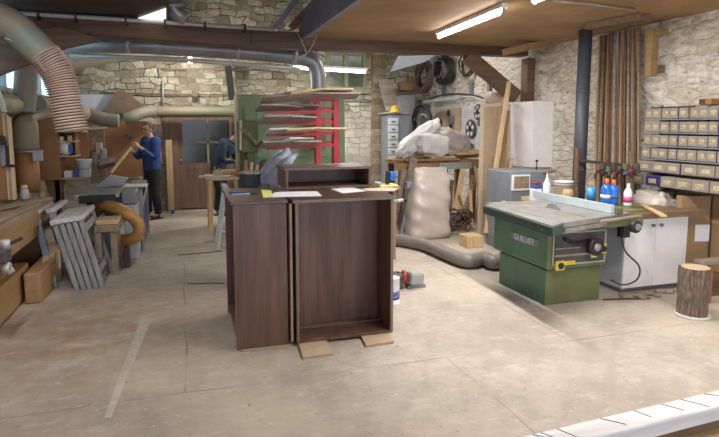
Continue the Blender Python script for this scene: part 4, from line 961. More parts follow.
# -------- red cantilever rack
Yr = 7.0
px1 = atY(317, 100, Yr).x; px2 = atY(336.5, 100, Yr).x; zt1 = atY(317, 99, Yr).z; zt2 = atY(336, 95, Yr).z
t = thing('cantilever_rack', 'red steel rack with two posts and long arms holding old boards', 'rack', ((px1+px2)/2, Yr, 0))
MB().box(px1-.035, px1+.035, Yr-.05, Yr+.04, 0, zt1).build('post', 'red', t, .006)
MB().box(px2-.042, px2+.042, Yr+.0, Yr+.10, 0, zt2).build('post', 'red', t, .006)
MB().box(px1-.3, px2+.15, Yr-.05, Yr+.09, 0, .08).build('base', 'red', t, .006)
lev = [100.5, 112, 123, 134, 146]
zl = [atY(317, y, Yr).z for y in lev]
L1 = px1 - atY(266, 110, Yr-.25).x
for z in zl:
    MB().bar((px1, Yr-.03, z), (px1-L1, Yr-.28, z-.015), .04, .04, taper=.55).build('arm', 'red', t)
    MB().bar((px2, Yr+.03, z+.01), (px2-L1*.9, Yr-.02, z+.0), .04, .04, taper=.55).build('arm', 'red', t)
    MB().bar((px1+.04, Yr, z+.05), (px2-.04, Yr+.05, z+.05), .02, .025).build('cross_bar', 'red', t)
g = 'old boards on the red rack'
BD = [ # level, left px, right px, y drop, width, mat, label
 (0, 262, 358, 0, .16, 'planka', 'longest old board across the top arms of the red rack'),
 (0, 266, 322, 1, .13, 'planka', 'wide warped board second on the top arms of the red rack'),
 (0, 275, 345, 2, .10, 'plankc', 'narrow dark board on top of the uppermost pile of the rack'),
 (0, 290, 352, 3, .08, 'pinex', 'thin yellowish board at the very top of the rack'),
 (1, 258, 300, 0, .16, 'planka', 'short pale board on the second arms of the red rack'),
 (1, 262, 318, 1, .10, 'plankc', 'dark board on the second arms of the red rack'),
 (2, 260, 312, 0, .2, 'planka', 'broad plum brown board on the third arms, lying lower'),
 (2, 261, 300, 1, .18, 'plankc', 'broad plum brown board on the third arms, lying higher'),
 (3, 266, 305, 0, .15, 'plankb', 'bluish white board on the fourth arms of the red rack'),
 (3, 285, 345, 1, .07, 'pinex', 'thin light board on the fourth arms of the red rack'),
 (4, 260, 318, 0, .16, 'planka', 'grey board on the lowest visible arms, lying lowest'),
 (4, 258, 305, 1, .18, 'plankc', 'dark brown board on the lowest visible arms, in the middle'),
 (4, 284, 312, 2, .12, 'plankb', 'pale tilted board sticking forward on the lowest visible arms'),
]
for k, (lv, a, bb, st_, w_, m_, l) in enumerate(BD):
    z = zl[lv]+.035+.024*st_; ya = Yr-.42+.04*(k%3); yb = Yr-.12+.03*(k%2)
    xa = atY(a, 110, ya).x; xb = atY(bb, 110, yb).x; tl = (.05 if lv == 0 else .0)
    tip = -.10 if lv == 0 else (-.02 if k % 2 else .0)
    if k == 12: yb = Yr+.0; ya = Yr-.5; tip = .02
    dz_ = .06 if lv == 0 else 0
    o = MB().bar((xa, ya, z+tip*.6), ((xa+xb)/2, (ya+yb)/2, z+.008), w_, .022, (0,.55,1)).bar(((xa+xb)/2, (ya+yb)/2, z+.008), (xb, yb, z+dz_*.4), w_, .022, (0,.45,1)).build('old_board', m_, bevel=.002)
    tag(o, l, 'board', g)
# ================================================================ RIGHT SIDE
# grey filing cabinet with drawers in the back corner
Yf = 10.9
a = atY(388, 150, Yf); bq = atY(411, 112, Yf); fx = atY(398, 130, Yf).x; fz = atY(398, 114, Yf).z
t = thing('filing_cabinet', 'grey metal cabinet with a column of small light drawers in the back corner', 'cabinet', ((a.x+bq.x)/2, Yf+.2, 0))
MB().box(a.x+.0, bq.x, Yf, Yf+.45, 0, fz).build('body', 'grey', t, .03)
MB().box(a.x-.08, bq.x-.02, Yf-.02, Yf+.45, fz, fz+.03).build('top', 'greygreen', t, .01)
for k in range(9):
    z = fz-.06-.155*(k+1)
    d = MB().box(a.x+.0, fx, Yf-.02, Yf-.002, z, z+.135).build('drawer', 'bluewhite', t, .004); MB().box((a.x+fx)/2-.04, (a.x+fx)/2+.04, Yf-.035, Yf-.02, z+.05, z+.07).build('drawer_handle', 'black', d)
# yellow helmet
p = atY(394, 113, Yf+.1); p.z = fz+.032
t = thing('hard_hat', 'yellow hard hat on top of the grey metal cabinet', 'helmet', p)
MB().lathe([(.125, 0), (.13, .01), (.118, .04), (.10, .09), (.06, .135), (.01, .15)], p, 20).build('shell', 'yellow', t); MB().lathe([(.15, 0), (.15, .008), (.12, .014)], p+V(.0,-.03,0), 20).build('brim', 'yellow', t); MB().bar(p+V(0,-.09,.10), p+V(0,.09,.10), .03, .1).build('ridge', 'yellow', t, .012)
o = MB().bar(atY(393, 110, 10.95), atY(384.5, 80, 11.2), .3, .04, (0,1,0)).build('leaning_board', 'planka'); tag(o, 'old grey-brown board leaning above the hard hat', 'board')
o = MB().box(atY(387, 92, 11.45).x, atY(416, 92, 11.45).x, 11.5, 11.53, 0, atY(400, 95, 11.45).z).build('leaning_sheet', 'pegw'); tag(o, 'whitish panel standing behind the grey metal cabinet', 'panel')
o = MB().bar(atY(395, 95, 11.4), atY(424, 90.5, 11.2), .05, .05).build('dark_batten', 'brace'); tag(o, 'dark batten above the whitish panel in the corner', 'batten')
o = MB().box(atY(401, 84, 11.4).x, atY(415, 84, 11.4).x, 11.42, 11.58, atY(401, 90, 11.4).z, atY(401, 82, 11.4).z).build('wooden_box', 'oakz', bevel=.01); tag(o, 'small brown wooden box on the wall left of the hanging cables', 'box')
# white triangular sheet at the ceiling corner
b = MB(); b.prism([atY(x, y, 10.0) for x, y in ((390, 72), (398, 56), (436, 55), (425, 62))], (0, .03, 0)); o = b.build('hanging_sheet', 'grey'); tag(o, 'pale grey triangular sheet just under the beam left of the hanging cables', 'sheet')
# cables and belts hanging on the right wall
XW = XR-.12
def coil(x, y, rx, rz, n, mat, label, cat='cable', X=XW, th=.02, jit=.02, name='cable_coil', group=None):
    c = atX(x, y, X); b = MB()
    for k in range(n):
        a = 1+R.uniform(-.16, .1); d = R.uniform(-jit, jit)*2; ph = R.uniform(-.1, .1); pts = []
        for i in range(25):
            q = 2*PI*i/24; pts.append(c+V(R.uniform(-.01,.01)+jit*2*math.sin(q+k)+.0, rx*a*math.cos(q)+d+ph*math.sin(q)*rx, rz*a*math.sin(q)-(1-a)*rz*.6+d))
        b.tube(pts, th*(.7+.5*R.random()), 6)
    o = b.build(name, mat); return tag(o, label, cat, group)
coil(424, 77, .30, .27, 16, 'rust', 'rusty brown cable coil hanging leftmost under the beam', th=.022, X=4.72)
coil(444, 70, .34, .24, 12, 'cable', 'black cable coil hanging between the rusty coil and the thin loop', th=.02)
coil(439, 68, .25, .22, 6, 'greygreen', 'thin grey wire coil hanging over the black cable coil', th=.012)
coil(467.5, 66, .24, .20, 5, 'rust', 'small thin brown loop hanging rightmost under the beam', th=.014)
for k, (x, y) in enumerate(((424.5, 60), (443, 57), (467.5, 58))):
    c = atX(x, y, XR if k else 4.75); o = MB().cyl(V(XR, c.y, c.z), c+V(-.2 if k else -.03, 0, 0), .015, n=8).build('iron_hook', 'galv'); tag(o, 'wall hook holding the '+['rusty', 'black', 'thin rightmost'][k]+' cable coil', 'hook')
# pegboard with tools
pa = atX(431, 103, XR-.04); pb = atX(487, 100, XR-.04)
t = thing('pegboard', 'white board on the right wall carrying saw blades and tool discs', 'board', ((XR-.03), (pa.y+pb.y)/2, 1.0))
MB().box(XR-.05, XR-.02, pb.y, pa.y, 1.15, 2.05).build('panel', 'pegw', t)
o = MB().box(XR-.07, XR-.052, atX(464, 100, XR).y, atX(454, 100, XR).y, 1.5, 2.03).build('brown_board', 'chip'); tag(o, 'plain brown board fixed on the middle of the white tool board', 'board')
o = MB().box(XR-.07, XR-.052, atX(453, 100, XR).y, atX(437, 100, XR).y, 1.6, 2.03).build('pale_board', 'bpaper'); tag(o, 'pale board fixed on the left of the white tool board', 'board')
def disc(x, y, r, mat, label, name='saw_blade', spokes=True, X=XR-.10, cat='saw blade'):
    c = atX(x, y, X); t = thing(name, label, cat, c)
    b = MB(); n = 24
    pts = [(c.x, c.y+(r if i % 2 else r*.93)*math.cos(PI*i/n), c.z+(r if i % 2 else r*.93)*math.sin(PI*i/n)) for i in range(2*n)]
    b.prism(pts, (.012, 0, 0)); b.build('blade_disc', mat, t)
    if spokes:
        for k in range(5):
            a = 2*PI*k/5+.3; q = c+V(-.006, r*.58*math.cos(a), r*.58*math.sin(a)); MB().cyl(q, q+V(.012,0,0), r*.22, n=12).build('hole', 'pegw', t)
        MB().cyl(c+V(-.02,0,0), c, r*.16, n=12).build('hub', 'black', t)
    MB().cyl(c, V(XR-.05, c.y, c.z), .012, n=6).build('pin', 'galv', t)
disc(470, 129, .185, 'panel', 'largest black saw blade on the white tool board, lower right')
disc(477.5, 112, .15, 'panel', 'black saw blade high on the white tool board behind the leaning panel')
k = 0
for x, y, r, l in ((448, 113, .07, 'small dark cutter disc high on the white tool board'), (451, 120, .10, 'grey cutter disc in the middle of the white tool board'), (440, 123, .08, 'dark cutter disc left of the grey one'), (443, 130, .06, 'small dark cutter disc above the white sack'), (450, 127, .05, 'smallest cutter disc under the grey one'), (461, 142, .08, 'dark cutter disc at the foot of the tool board'), (471, 146, .06, 'small cutter disc at the foot of the board near the big blade'), (480, 144, .05, 'small cutter at the lower right of the tool board'), (479, 123, .06, 'dark cutter right of the largest blade')):
    disc(x, y, r, 'grey' if k % 2 else 'panel', l, 'cutter_disc', False, cat='cutter'); k += 1
# bright curved wheel of belts on left
coil(424, 123, .34, .27, 6, 'galvl', 'round bundle of bright and black belts hanging left of the tool board', 'belts', X=XR-.5, th=.026, name='belt_bundle')
coil(422, 122, .40, .34, 6, 'cable', 'black belts hanging around the bright belts left of the tool board', 'belts', X=XR-.56, th=.02, name='belt_bundle')
# white guard strip (fluorescent body unlit) and dark curved rail
o = MB().bar(atX(425, 102, XR-.3), atX(462, 97.5, XR-.3), .12, .07).build('white_shelf_rail', 'greygreen', bevel=.01); tag(o, 'long white shelf rail over the tool board', 'rail')
MB().bar(atX(427, 102.5, XR-.22), atX(460, 98.2, XR-.22), .03, .03).build('bracket', 'greyl', o)
o = MB().tube([atX(x, y, XR-.3) for x, y in ((428, 100), (440, 95.5), (455, 94), (470, 95), (482, 98), (491, 103))], .02, 8, smooth=5).build('curved_rail', 'cable'); tag(o, 'dark curved rod arching over the white shelf rail', 'rod')
o = MB().tube([atX(x, y, XR-.32) for x, y in ((462, 97), (472, 97), (482, 100), (490, 104))], .02, 8, smooth=5).build('curved_rail', 'galvl'); tag(o, 'light curved rod under the dark arching rod', 'rod')
for k, (x, y) in enumerate(((444, 90), (471, 88), (489, 87))):
    c = atX(x, y, XR-.04); o = MB().box(XR-.06, XR, c.y-.04, c.y+.04, c.z-.12, c.z+.1).build('iron_plate', 'grey'); tag(o, ['left', 'middle', 'right'][k]+' one of three dark iron plates on the stone above the tool board', 'plate')
c = atX(494, 98, XR-.35); o = MB().blob(c, (.25, .3, .2), seed=4, amp=.3, n=14).build('red_rag', 'red'); o.data.materials[0] = M['hosep']; tag(o, 'pinkish rag bundle above the leaning framed panel', 'rag')
# ---- wood bench with scraps
Yw = 8.7; wx0 = atY(398, 158, Yw).x; wx1 = atY(480, 158, Yw).x; wz = atY(440, 158, Yw).z
t = thing('scrap_bench', 'rough timber bench piled with offcuts behind the big plastic sack', 'bench', ((wx0+wx1)/2, Yw+.3, 0))
MB().box(wx0, wx1, Yw, Yw+.7, wz-.1, wz-.04).build('top', 'offcut', t, .006)
MB().bar((wx0-.05, Yw-.03, wz-.13), (wx1, Yw-.03, wz-.13), .04, .12).build('apron', 'offcut', t, .004)
MB().box(atY(440, 160, Yw-.1).x, atY(472, 160, Yw-.1).x, Yw-.09, Yw-.05, wz-.19, wz-.08).build('green_board', 'greygreen', t, label='grey-green board on the bench front')
for x, y, tx in ((wx0+.1, Yw+.02, -.08), (wx1-.12, Yw+.02, .0), (wx0+.1, Yw+.6, 0), (wx1-.12, Yw+.6, 0), ((wx0+wx1)/2+.1, Yw+.02, 0)):
    MB().bar((x+tx, y, 0), (x, y, wz-.1), .09, .09, (0,1,0)).build('leg', 'brace', t)
g = 'scrap boards piled on the bench'
sc_l = ['orange scrap board at the left end of the bench pile', 'pale scrap board sticking out right of the bench pile', 'brown scrap board in front under the white sack', 'reddish scrap board along the bench front edge', 'short light scrap board in the middle of the bench pile', 'long brown scrap board at the back of the bench pile', 'yellowish scrap board on top at the right of the bench pile']
for k, (xa, xb, y_, z_, m_) in enumerate(((390, 415, Yw-.05, 0, 'orange'), (455, 490, Yw+.0, .09, 'pine'), (405, 460, Yw-.06, .0, 'offcut'), (425, 482, Yw+.08, .045, 'orange'), (430, 455, Yw-.04, .04, 'pinex'), (400, 478, Yw+.45, .0, 'offcut'), (458, 486, Yw+.12, .135, 'pinex'))):
    p_, q_ = atY(xa, 155, y_), atY(xb, 155, y_); z = wz-.025+z_
    o = MB().bar((p_.x, y_, z), (min(q_.x, XR-.1), y_+R.uniform(.02, .12), z+.003), .11, .035).build('scrap_board', m_); tag(o, sc_l[k], 'board')
# white sacks on bench
def sack(px, py, Y, size, rot, mat, seed, label, zbase=None, **kw):
    c = atY(px, py, Y); o = MB().blob(c, size, rot, seed, .24, 2.2, 44, .7, **kw).build('plastic_sack', mat); return tag(o, label, 'sack')
sack(417, 139, 8.9, (.95, .4, .26), (0, -.66, 0), 'sackw', 3, 'long slumped white sack at the left of the bench pile')
sack(431, 145, 8.75, (.62, .45, .38), (.1, .2, 0), 'sackw', 11, 'white sack lying in front in the middle of the bench')
sack(449, 143, 8.95, (.7, .5, .46), (0, .3, .1), 'sack', 17, 'puffy white sack at the right of the bench pile below the cutters')
# big sack on the floor
sp_ = atZ(427, 239, 0); Ys = sp_.y+.1; topz = atY(433, 168, Ys).z; cxs = atY(427, 200, Ys).x
bm_ = MB(); prof = [(0, .30, .16), (.05, .345, .20), (.25, .33, .2), (.5, .315, .19), (.75, .29, .14), (.9, .275, .07), (1.0, .27, .012)]
rings = []; n = 36
for i in range(25):
    u = i/24; j = 0
    while j < len(prof)-2 and prof[j+1][0] < u: j += 1
    a_, b_ = prof[j], prof[j+1]; w_ = (u-a_[0])/(b_[0]-a_[0]); rx = a_[1]*(1-w_)+b_[1]*w_; ry = a_[2]*(1-w_)+b_[2]*w_
    row = []
    for k in range(n):
        q = 2*PI*k/n; ca, sa = math.cos(q), math.sin(q); e = .55
        x_ = math.copysign(abs(ca)**e, ca)*rx; y_ = math.copysign(abs(sa)**e, sa)*ry
        nn = noise.noise(V(x_*5, y_*5, u*7+3)); cr = .018*math.sin(u*26+x_*9)*(1 if u < .97 else 0)
        row.append(bm_.bm.verts.new((cxs+x_*(1+.08*nn)+.09*u, Ys+y_*(1+.14*nn)+cr+.06*u, .004+u*topz+.015*nn*(u > .9))))
    rings.append(row)
for i in range(len(rings)-1):
    for k in range(n): bm_._f([rings[i][k], rings[i][(k+1)%n], rings[i+1][(k+1)%n], rings[i+1][k]]).smooth = True
bm_._f(rings[0][::-1]); bm_._f(rings[-1])
o = bm_.build('plastic_sack', 'sack'); tag(o, 'tall full translucent sack standing on the floor before the scrap bench', 'sack')
# offcuts leaning under / beside bench
g = 'offcuts leaning under the scrap bench'
OC = [((401, 236), (414, 158), .12, 'oldtop', 8.3, 'wide grey-brown board leaning left of the big sack'), ((394, 232), (404, 170), .07, 'planka', 8.3, 'narrow board leaning leftmost beside the walnut top'), ((455, 215), (463, 170), .10, 'pine', 8.2, 'bright yellow board leaning right of the big sack'), ((464, 232), (474, 176), .09, 'offcut', 8.2, 'brown board leaning behind the coiled straps'), ((472, 228), (470, 190), .05, 'pine', 8.05, 'short pale stake standing among the offcuts'),
 ((477, 222), (482, 168), .07, 'oakz', 8.2, 'brown board leaning at the right of the offcuts'), ((458, 230), (472, 186), .05, 'planka', 8.1, 'thin grey board leaning across the offcuts'), ((484, 228), (475, 166), .04, 'piney', 8.15, 'thin light batten leaning the other way right of the offcuts'), ((468, 226), (459, 195), .035, 'orange', 8.0, 'small orange batten leaning low among the offcuts'), ((449, 225), (452, 180), .06, 'brace', 8.3, 'dark board just behind the big sack at its right')]
for a_, b_, w_, m_, Y_, l in OC:
    p_ = atY(*a_, Y_-.15); p_.z = max(p_.z, .0)+.012; q_ = atY(*b_, Y_+.1); o = MB().bar(p_, q_, w_, .025, (0,1,0)).build('offcut_board', m_); tag(o, l, 'board')
c = atZ(460, 236, 0); b = MB()
for k in range(14):
    a1, a2, ox, oz = R.uniform(.12, .26), R.uniform(.06, .14), R.uniform(-.06, .1), R.uniform(0, .12); tw = R.uniform(-.9, .9)
    pts = [c+V(ox+a1*math.cos(q), .08*math.sin(q+k)+R.uniform(-.02, .02)+.1, max(.02, .17+oz+a2*math.sin(q+tw)+R.uniform(-.02, .02))) for q in [2*PI*i/14 for i in range(15)]]
    b.tube(pts, .014, 6, smooth=3)
o = b.build('strap_bundle', 'rust'); tag(o, 'tangled bundle of brown straps on the floor right of the big sack', 'straps')
o = MB().box(atZ(470, 250, 0).x, atZ(493, 250, 0).x-.05, 6.75, 7.0, 0, .17).build('wood_block', 'pine', bevel=.006); tag(o, 'pale wooden block on the floor just behind the green saw', 'block')
# dark bracket between cabinet and sack
t = thing('metal_stand', 'dark grey metal stand leg left of the big sack', 'stand', atZ(402, 236, 0))
a_ = atZ(400, 237, 0); Yq = a_.y; MB().bar(a_, atY(412, 186, Yq), .04, .05, (0,1,0)).build('leg', 'grey', t); MB().box(atY(405, 186, Yq).x, atY(417, 186, Yq).x, Yq-.08, Yq+.06, atY(405, 187.5, Yq).z, atY(405, 182, Yq).z).build('bracket', 'grey', t)
c = atY(394, 201, 5.2); zc = c.z
# clutter tool behind the right carcass: blue drill and clamp
Yt = 6.4
t = thing('hand_drill_stand', 'small blue and black drill on a wooden block behind the walnut top', 'tool', (atY(390, 188, Yt).x, Yt, 1.0))
bx_ = atY(388, 188, Yt); MB().box(bx_.x-.1, bx_.x+.14, Yt, Yt+.2, .93, atY(388, 185, Yt).z).build('block', 'ypaper', t, .02)
MB().box(bx_.x-.12, bx_.x+.16, Yt-.02, Yt+.22, .90, .93).build('plate', 'oakz', t)
for dx in (-.1, .12): MB().box(bx_.x+dx-.02, bx_.x+dx+.02, Yt+.08, Yt+.12, 0, .90).build('leg', 'oakz', t)
MB().bar(atY(387, 186, Yt+.05), atY(388, 171, Yt+.05), .04, .04, (0,1,0)).build('column', 'black', t); MB().box(atY(390, 180, Yt).x, atY(395.5, 180, Yt).x, Yt, Yt+.1, atY(390, 181, Yt).z, atY(390, 172, Yt).z).build('motor', 'bottleb', t, .012)
MB().cyl(atY(374, 182.5, Yt), atY(381, 183.5, Yt), .02, n=8).build('handle', 'greyl', t)
t = thing('screw_clamp', 'pale metal screw clamp sticking out beside the right carcass', 'clamp', (1.75, 4.9, .9))
ca = atY(393, 201.5, 4.95); cb = atY(403.5, 200, 4.95); MB().cyl(ca, cb, .016).build('screw', 'galvl', t); MB().cyl(cb, cb+V(.03,0,0), .022).build('knob', 'black', t); MB().box(ca.x-.04, ca.x+.0, 4.93, 4.97, ca.z-.12, ca.z+.05).build('jaw', 'galvl', t)
# framed chipboard panel, boards leaning
def lean(a_, b_, Ya, Yb, w_, th, mat, name, label, cat='board', up=(0,1,0)):
    p_ = atY(*a_, Ya); p_.z = max(p_.z, .005); o = MB().bar(p_, atY(*b_, Yb), w_, th, up).build(name, mat); return tag(o, label, cat)
pan = MB(); P_ = [atY(479, 222, 7.5), atY(508, 222, 7.5), atY(508, 103, 7.75), atY(482, 104.5, 7.75)]
P_[0].z = P_[1].z = .01
t = thing('framed_panel', 'beige framed chipboard panel leaning behind the white wall cabinet', 'panel', (P_[0]+P_[1])/2)
pan.prism(P_, (0, .04, 0)); pan.build('board', 'chip', t)
for a_, b_ in ((P_[3], P_[2]), (P_[0], P_[3]), (P_[1], P_[2])): MB().bar(a_+V(0,-.015,-.02), b_+V(0,-.015,-.02), .06, .03, (0,1,0)).build('frame_strip', 'bpaper', t)
lean((486, 233), (509, 82), 6.9, 7.3, .05, .05, 'pine', 'long_batten', 'long pale batten leaning steeply in front of the framed panel', 'batten')
lean((493, 233), (505, 110), 6.95, 7.35, .16, .025, 'oakz', 'brown_board', 'long brown board leaning just right of the pale batten')
lean((494, 232), (512, 160), 6.75, 7.0, .035, .03, 'piney', 'short_batten', 'shorter light batten leaning low beside the grey machine', 'batten')
lean((503, 232), (511, 158), 6.85, 7.05, .08, .025, 'planka', 'grey_board', 'shorter grey board leaning against the grey machine')
# white wall cabinet
Xc = 4.93; y0 = atX(533, 101, Xc).y; y1 = atX(507, 101, Xc).y; z0 = atX(533, 168, Xc).z; z1 = atX(533, 101, Xc).z
t = thing('hanging_cabinet', 'plain white cabinet hung on the whitewashed wall', 'cabinet', ((Xc+XR)/2, (y0+y1)/2, z0))
MB().box(Xc+.02, XR, y0, y1, z0, z1).build('body', 'white', t, .003); MB().box(Xc, Xc+.018, y0+.002, y1-.002, z0+.002, z1-.002).build('door', 'cabwhite', t, .003)
# grey machine under it: sander with grille
Xg = 4.55; gy0 = 6.35
gx0_ = atY(511, 175, gy0).x; gx1_ = atY(552, 175, gy0).x; gt = atY(525, 171.5, gy0).z
t = thing('disc_sander', 'grey machine with framed vent grille and round table under the wall cabinet', 'machine', ((gx0_+gx1_)/2, gy0+.3, 0))
MB().box(gx0_, gx1_-.05, gy0, gy0+.6, 0, gt).build('body', 'grey', t, .015)
g0, g1 = atY(511.5, 175, gy0), atY(529, 190, gy0)
MB().box(g0.x, g1.x, gy0-.02, gy0, g1.z, g0.z).build('grille_frame', 'whitep', t, .004)
o = MB().box(g0.x+.03, g1.x-.02, gy0-.025, gy0-.018, g1.z+.03, g0.z-.02).build('grille', 'oldtop', t)
MB().cyl(atY(538, 172, gy0+.2), atY(538, 170, gy0+.2), .22, n=24).build('round_table', 'oldtop', t); c = atY(536.5, 170, gy0+.2); MB().cyl(c, c+V(0,0,.12), .008, n=6).build('rod', 'black', t); MB().cyl(c+V(0,0,.11), c+V(0,0,.14), .018, n=10).build('knob', 'black', t)
# ================================================================ GREEN TABLE SAW
sx0, sx1 = 3.20, 3.825; sy0, sy1 = 4.36, 5.16
t = thing('table_saw', 'green table saw with nameplate and yellow switches on the right', 'saw', ((sx0+sx1)/2, (sy0+sy1)/2, 0))
MB().box(sx0, sx1, sy0, sy1, 0, .34).build('base', 'green', t, .006)
MB().box(sx0-.03, sx1+.0, sy0-.05, sy1+.08, .36, .745).build('housing', 'green', t, .01)
MB().box(sx0+.0, sx1-.01, sy0-.005, sy0, .005, .335).build('base_cover', 'greeno', t, label='olive front cover')
pf = sy0-.052
MB().box(sx0+.02, sx1-.01, pf-.006, pf, .40, .70).build('control_panel', 'panel', t)
MB().box(sx0-.03, sx1, pf-.003, pf+.001, .36, .745).build('housing_front', 'greeno', t, label='olive housing front')
for z in (.40, .70): MB().box(sx0+.02, sx1-.01, pf-.014, pf-.006, z-.008, z+.008).build('panel_rim', 'greygreen', t)
for x in (sx0+.02, sx1-.025): MB().box(x, x+.015, pf-.014, pf-.006, .40, .70).build('panel_rim', 'greygreen', t)
MB().box(sx0+.05, sx1-.12, pf-.012, pf-.006, .475, .492).build('trim_strip', 'steel', t); MB().box(sx0+.05, sx1-.30, pf-.012, pf-.006, .545, .555).build('trim_strip', 'steel', t)
sl = MB(); pts = [(sx0+.14+.03*i, pf-.013, .645-.055*math.sin(i/9*PI*.8)) for i in range(10)]; sl.tube(pts, .018, 8); sl.build('curved_slot', 'black', t)
hc_ = V(sx0+.45, pf-.07, .56); hw_ = MB().lathe([(.075, -.02), (.085, -.01), (.085, .015), (.06, .02)], hc_, 20, (0,-1,0)).build('hand_wheel', 'black', t)
MB().lathe([(.035, .015), (.038, .03), (.02, .035)], hc_, 16, (0,-1,0)).build('wheel_hub', 'steel', hw_); MB().cyl(hc_+V(0,.07,0), hc_, .02).build('shaft', 'steel', hw_)
for x, z, r in ((sx0+.575, .525, .03), (sx0+.10, .395, .03)):
    MB().cyl((x, pf-.006, z), (x, pf-.045, z), r, n=14).build('switch_knob', 'black', t)
sw = MB().box(sx0+.53, sx0+.615, pf-.03, pf-.006, .475, .575).build('switch_box', 'yellow', t, .006)
sw = MB().box(sx0+.05, sx0+.145, pf-.035, pf-.006, .35, .44).build('switch_box', 'yellow', t, .006)
MB().box(sx0+.13, sx0+.27, pf-.02, pf-.006, .395, .43).build('yellow_label', 'yellow', t)
MB().box(sx0+.45, sx0+.52, pf-.012, pf-.006, .44, .48).build('cream_label', 'ypaper', t)
# nameplate on left face
py_ = sy0+.62; plate = MB().box(sx0-.036, sx0-.03, 4.44, 4.90, .54, .61).build('nameplate', 'grey', t, label='name plate lettered GUILLIET')
cu = bpy.data.curves.new('lettering', 'FONT'); cu.body = 'GUILLIET'; cu.size = .085; cu.extrude = .002; cu.align_x = 'CENTER'; cu.align_y = 'CENTER'
to = bpy.data.objects.new('lettering', cu); C.objects.link(to); dg = bpy.context.evaluated_depsgraph_get(); dg.update()
me = bpy.data.meshes.new_from_object(to.evaluated_get(dg)); bpy.data.objects.remove(to); me.materials.clear(); me.materials.append(M['whitep'])
me.transform(Matrix.Translation(V(sx0-.038, 4.67, .573)-WL[t.name]) @ Matrix(((0,0,-1,0),(-1,0,0,0),(0,1,0,0),(0,0,0,1))))
lo = bpy.data.objects.new('lettering', me); C.objects.link(lo); lo.parent = plate
# tables
tz = .85
MB().prism([(2.93, 3.92, tz-.095), (3.12, 4.03, tz-.095), (3.12, 5.22, tz-.095), (3.02, 5.22, tz-.095)], (0, 0, .083)).build('sliding_table', 'greend', t, .006, label='dark green flecked sliding table')
MB().prism([(2.94, 3.935, tz-.012), (3.115, 4.03, tz-.012), (3.115, 5.21, tz-.012), (3.03, 5.21, tz-.012)], (0, 0, .012)).build('sliding_table_top', 'steel', t, .003)
MB().prism([(3.13, 4.04, tz-.05), (4.1, 4.32, tz-.05), (4.1, 5.35, tz-.05), (3.13, 5.35, tz-.05)], (0, 0, .05)).build('main_table', 'steel', t, .004)
for x in (3.34, 3.5, 3.75): MB().box(x, x+.02, 4.23, 5.34, tz, tz+.002).build('table_groove', 'oldtop', t)
MB().bar((3.15, 4.07, tz-.075), (4.15, 4.34, tz-.075), .05, .04).build('fence_rail', 'steel', t, .004); MB().bar((3.6, 4.13, tz-.03), (4.2, 4.28, tz-.03), .03, .022).build('rail_bar', 'planka', t, .003)
MB().box(3.3, 4.15, 4.2, 5.2, .745, tz-.05).build('table_support', 'greeno', t)
bl = MB(); n = 30; c = V(3.52, 4.72, tz-.10); bl.prism([(c.x, c.y+(.165 if i%2 else .155)*math.cos(2*PI*i/n), c.z+(.165 if i%2 else .155)*math.sin(2*PI*i/n)) for i in range(n)], (.004,0,0)); bl.build('saw_blade', 'grey', t)
MB().box(3.86, 3.9, 4.3, 5.55, tz+.003, tz+.085).build('rip_fence', 'fence', t, .003, label='pale aluminium rip fence'); MB().box(3.9, 3.96, 4.25, 4.4, tz+.003, tz+.06).build('fence_block', 'greeno', t, .006)
MB().box(4.12, 4.4, 4.42, 4.95, tz-.05, tz-.005).build('side_extension', 'greeno', t, .004); MB().box(3.98, 4.06, 4.26, 4.34, .62, tz-.05).build('rail_bracket', 'black', t)
kc = V(4.0, 4.14, tz-.10); MB().lathe([(.05, -.03), (.06, -.02), (.06, .02), (.05, .03)], kc, 18, (0,-1,0)).build('adjusting_wheel', 'black', t); MB().cyl(kc+V(0,-.032,0), kc+V(0,-.04,0), .032, n=14).build('wheel_cap', 'steel', t); MB().cyl(kc, kc+V(0,.12,.02), .02).build('wheel_shaft', 'steel', t)
o = MB().tube([V(3.98, 4.3, .72), V(4.0, 4.25, .5), V(4.13, 4.2, .35), V(4.12, 4.2, .22), V(3.98, 4.22, .17), V(3.91, 4.32, .2)], .009, 6, smooth=6).build('power_cable', 'cable', t)
# ================================================================ WHITE CABINET AND TOP
wx0, wx1, wy0, wy1 = 4.16, 4.96, 4.43, 4.98
ct_ = .775
t = thing('base_cabinet', 'white two-door base cabinet beside the green table saw', 'cabinet', ((wx0+wx1)/2, (wy0+wy1)/2, 0))
MB().box(wx0, wx1, wy0+.02, wy1, .05, ct_).build('body', 'bluewhite', t, .003); MB().box(wx0+.03, wx1-.03, wy0+.06, wy1, 0, .05).build('plinth', 'grey', t)
mid = atY(654.5, 250, wy0).x
for a_, b_, hx in ((wx0+.002, mid-.002, mid-.05), (mid+.002, wx1-.002, mid+.05)):
    d = MB().box(a_, b_, wy0, wy0+.018, .055, ct_-.005).build('door', 'cabwhite', t, .002); q = V(hx, wy0-.02, ct_-.09); MB().cyl(q+V(0,.02,0), q, .008, n=8).build('knob', 'grey', d); MB().cyl(q, q+V(0,-.012,0), .017, n=12).build('knob', 'grey', d)
o = MB().box(4.16, 4.97, wy0-.12, 4.75, ct_+.001, ct_+.055).box(4.9701, 5.09, wy0-.12, 4.44, ct_+.001, ct_+.055).build('worktop_plank', 'brace', bevel=.004); tag(o, 'thick dark wooden plank lying as worktop on the white base cabinet', 'worktop')
o = MB().box(4.25, 4.85, 4.78, 5.0, ct_+.002, ct_+.05).build('green_board', 'greeno'); tag(o, 'green board lying behind the wooden plank on the base cabinet', 'board')
zt_ = ct_+.057
o = MB().bar(atZ(643, 205, zt_+.02), atZ(664, 216, zt_+.02), .05, .02).build('pale_offcut', 'pinex', bevel=.003); tag(o, 'short pale wooden slat lying on the dark worktop plank', 'slat')
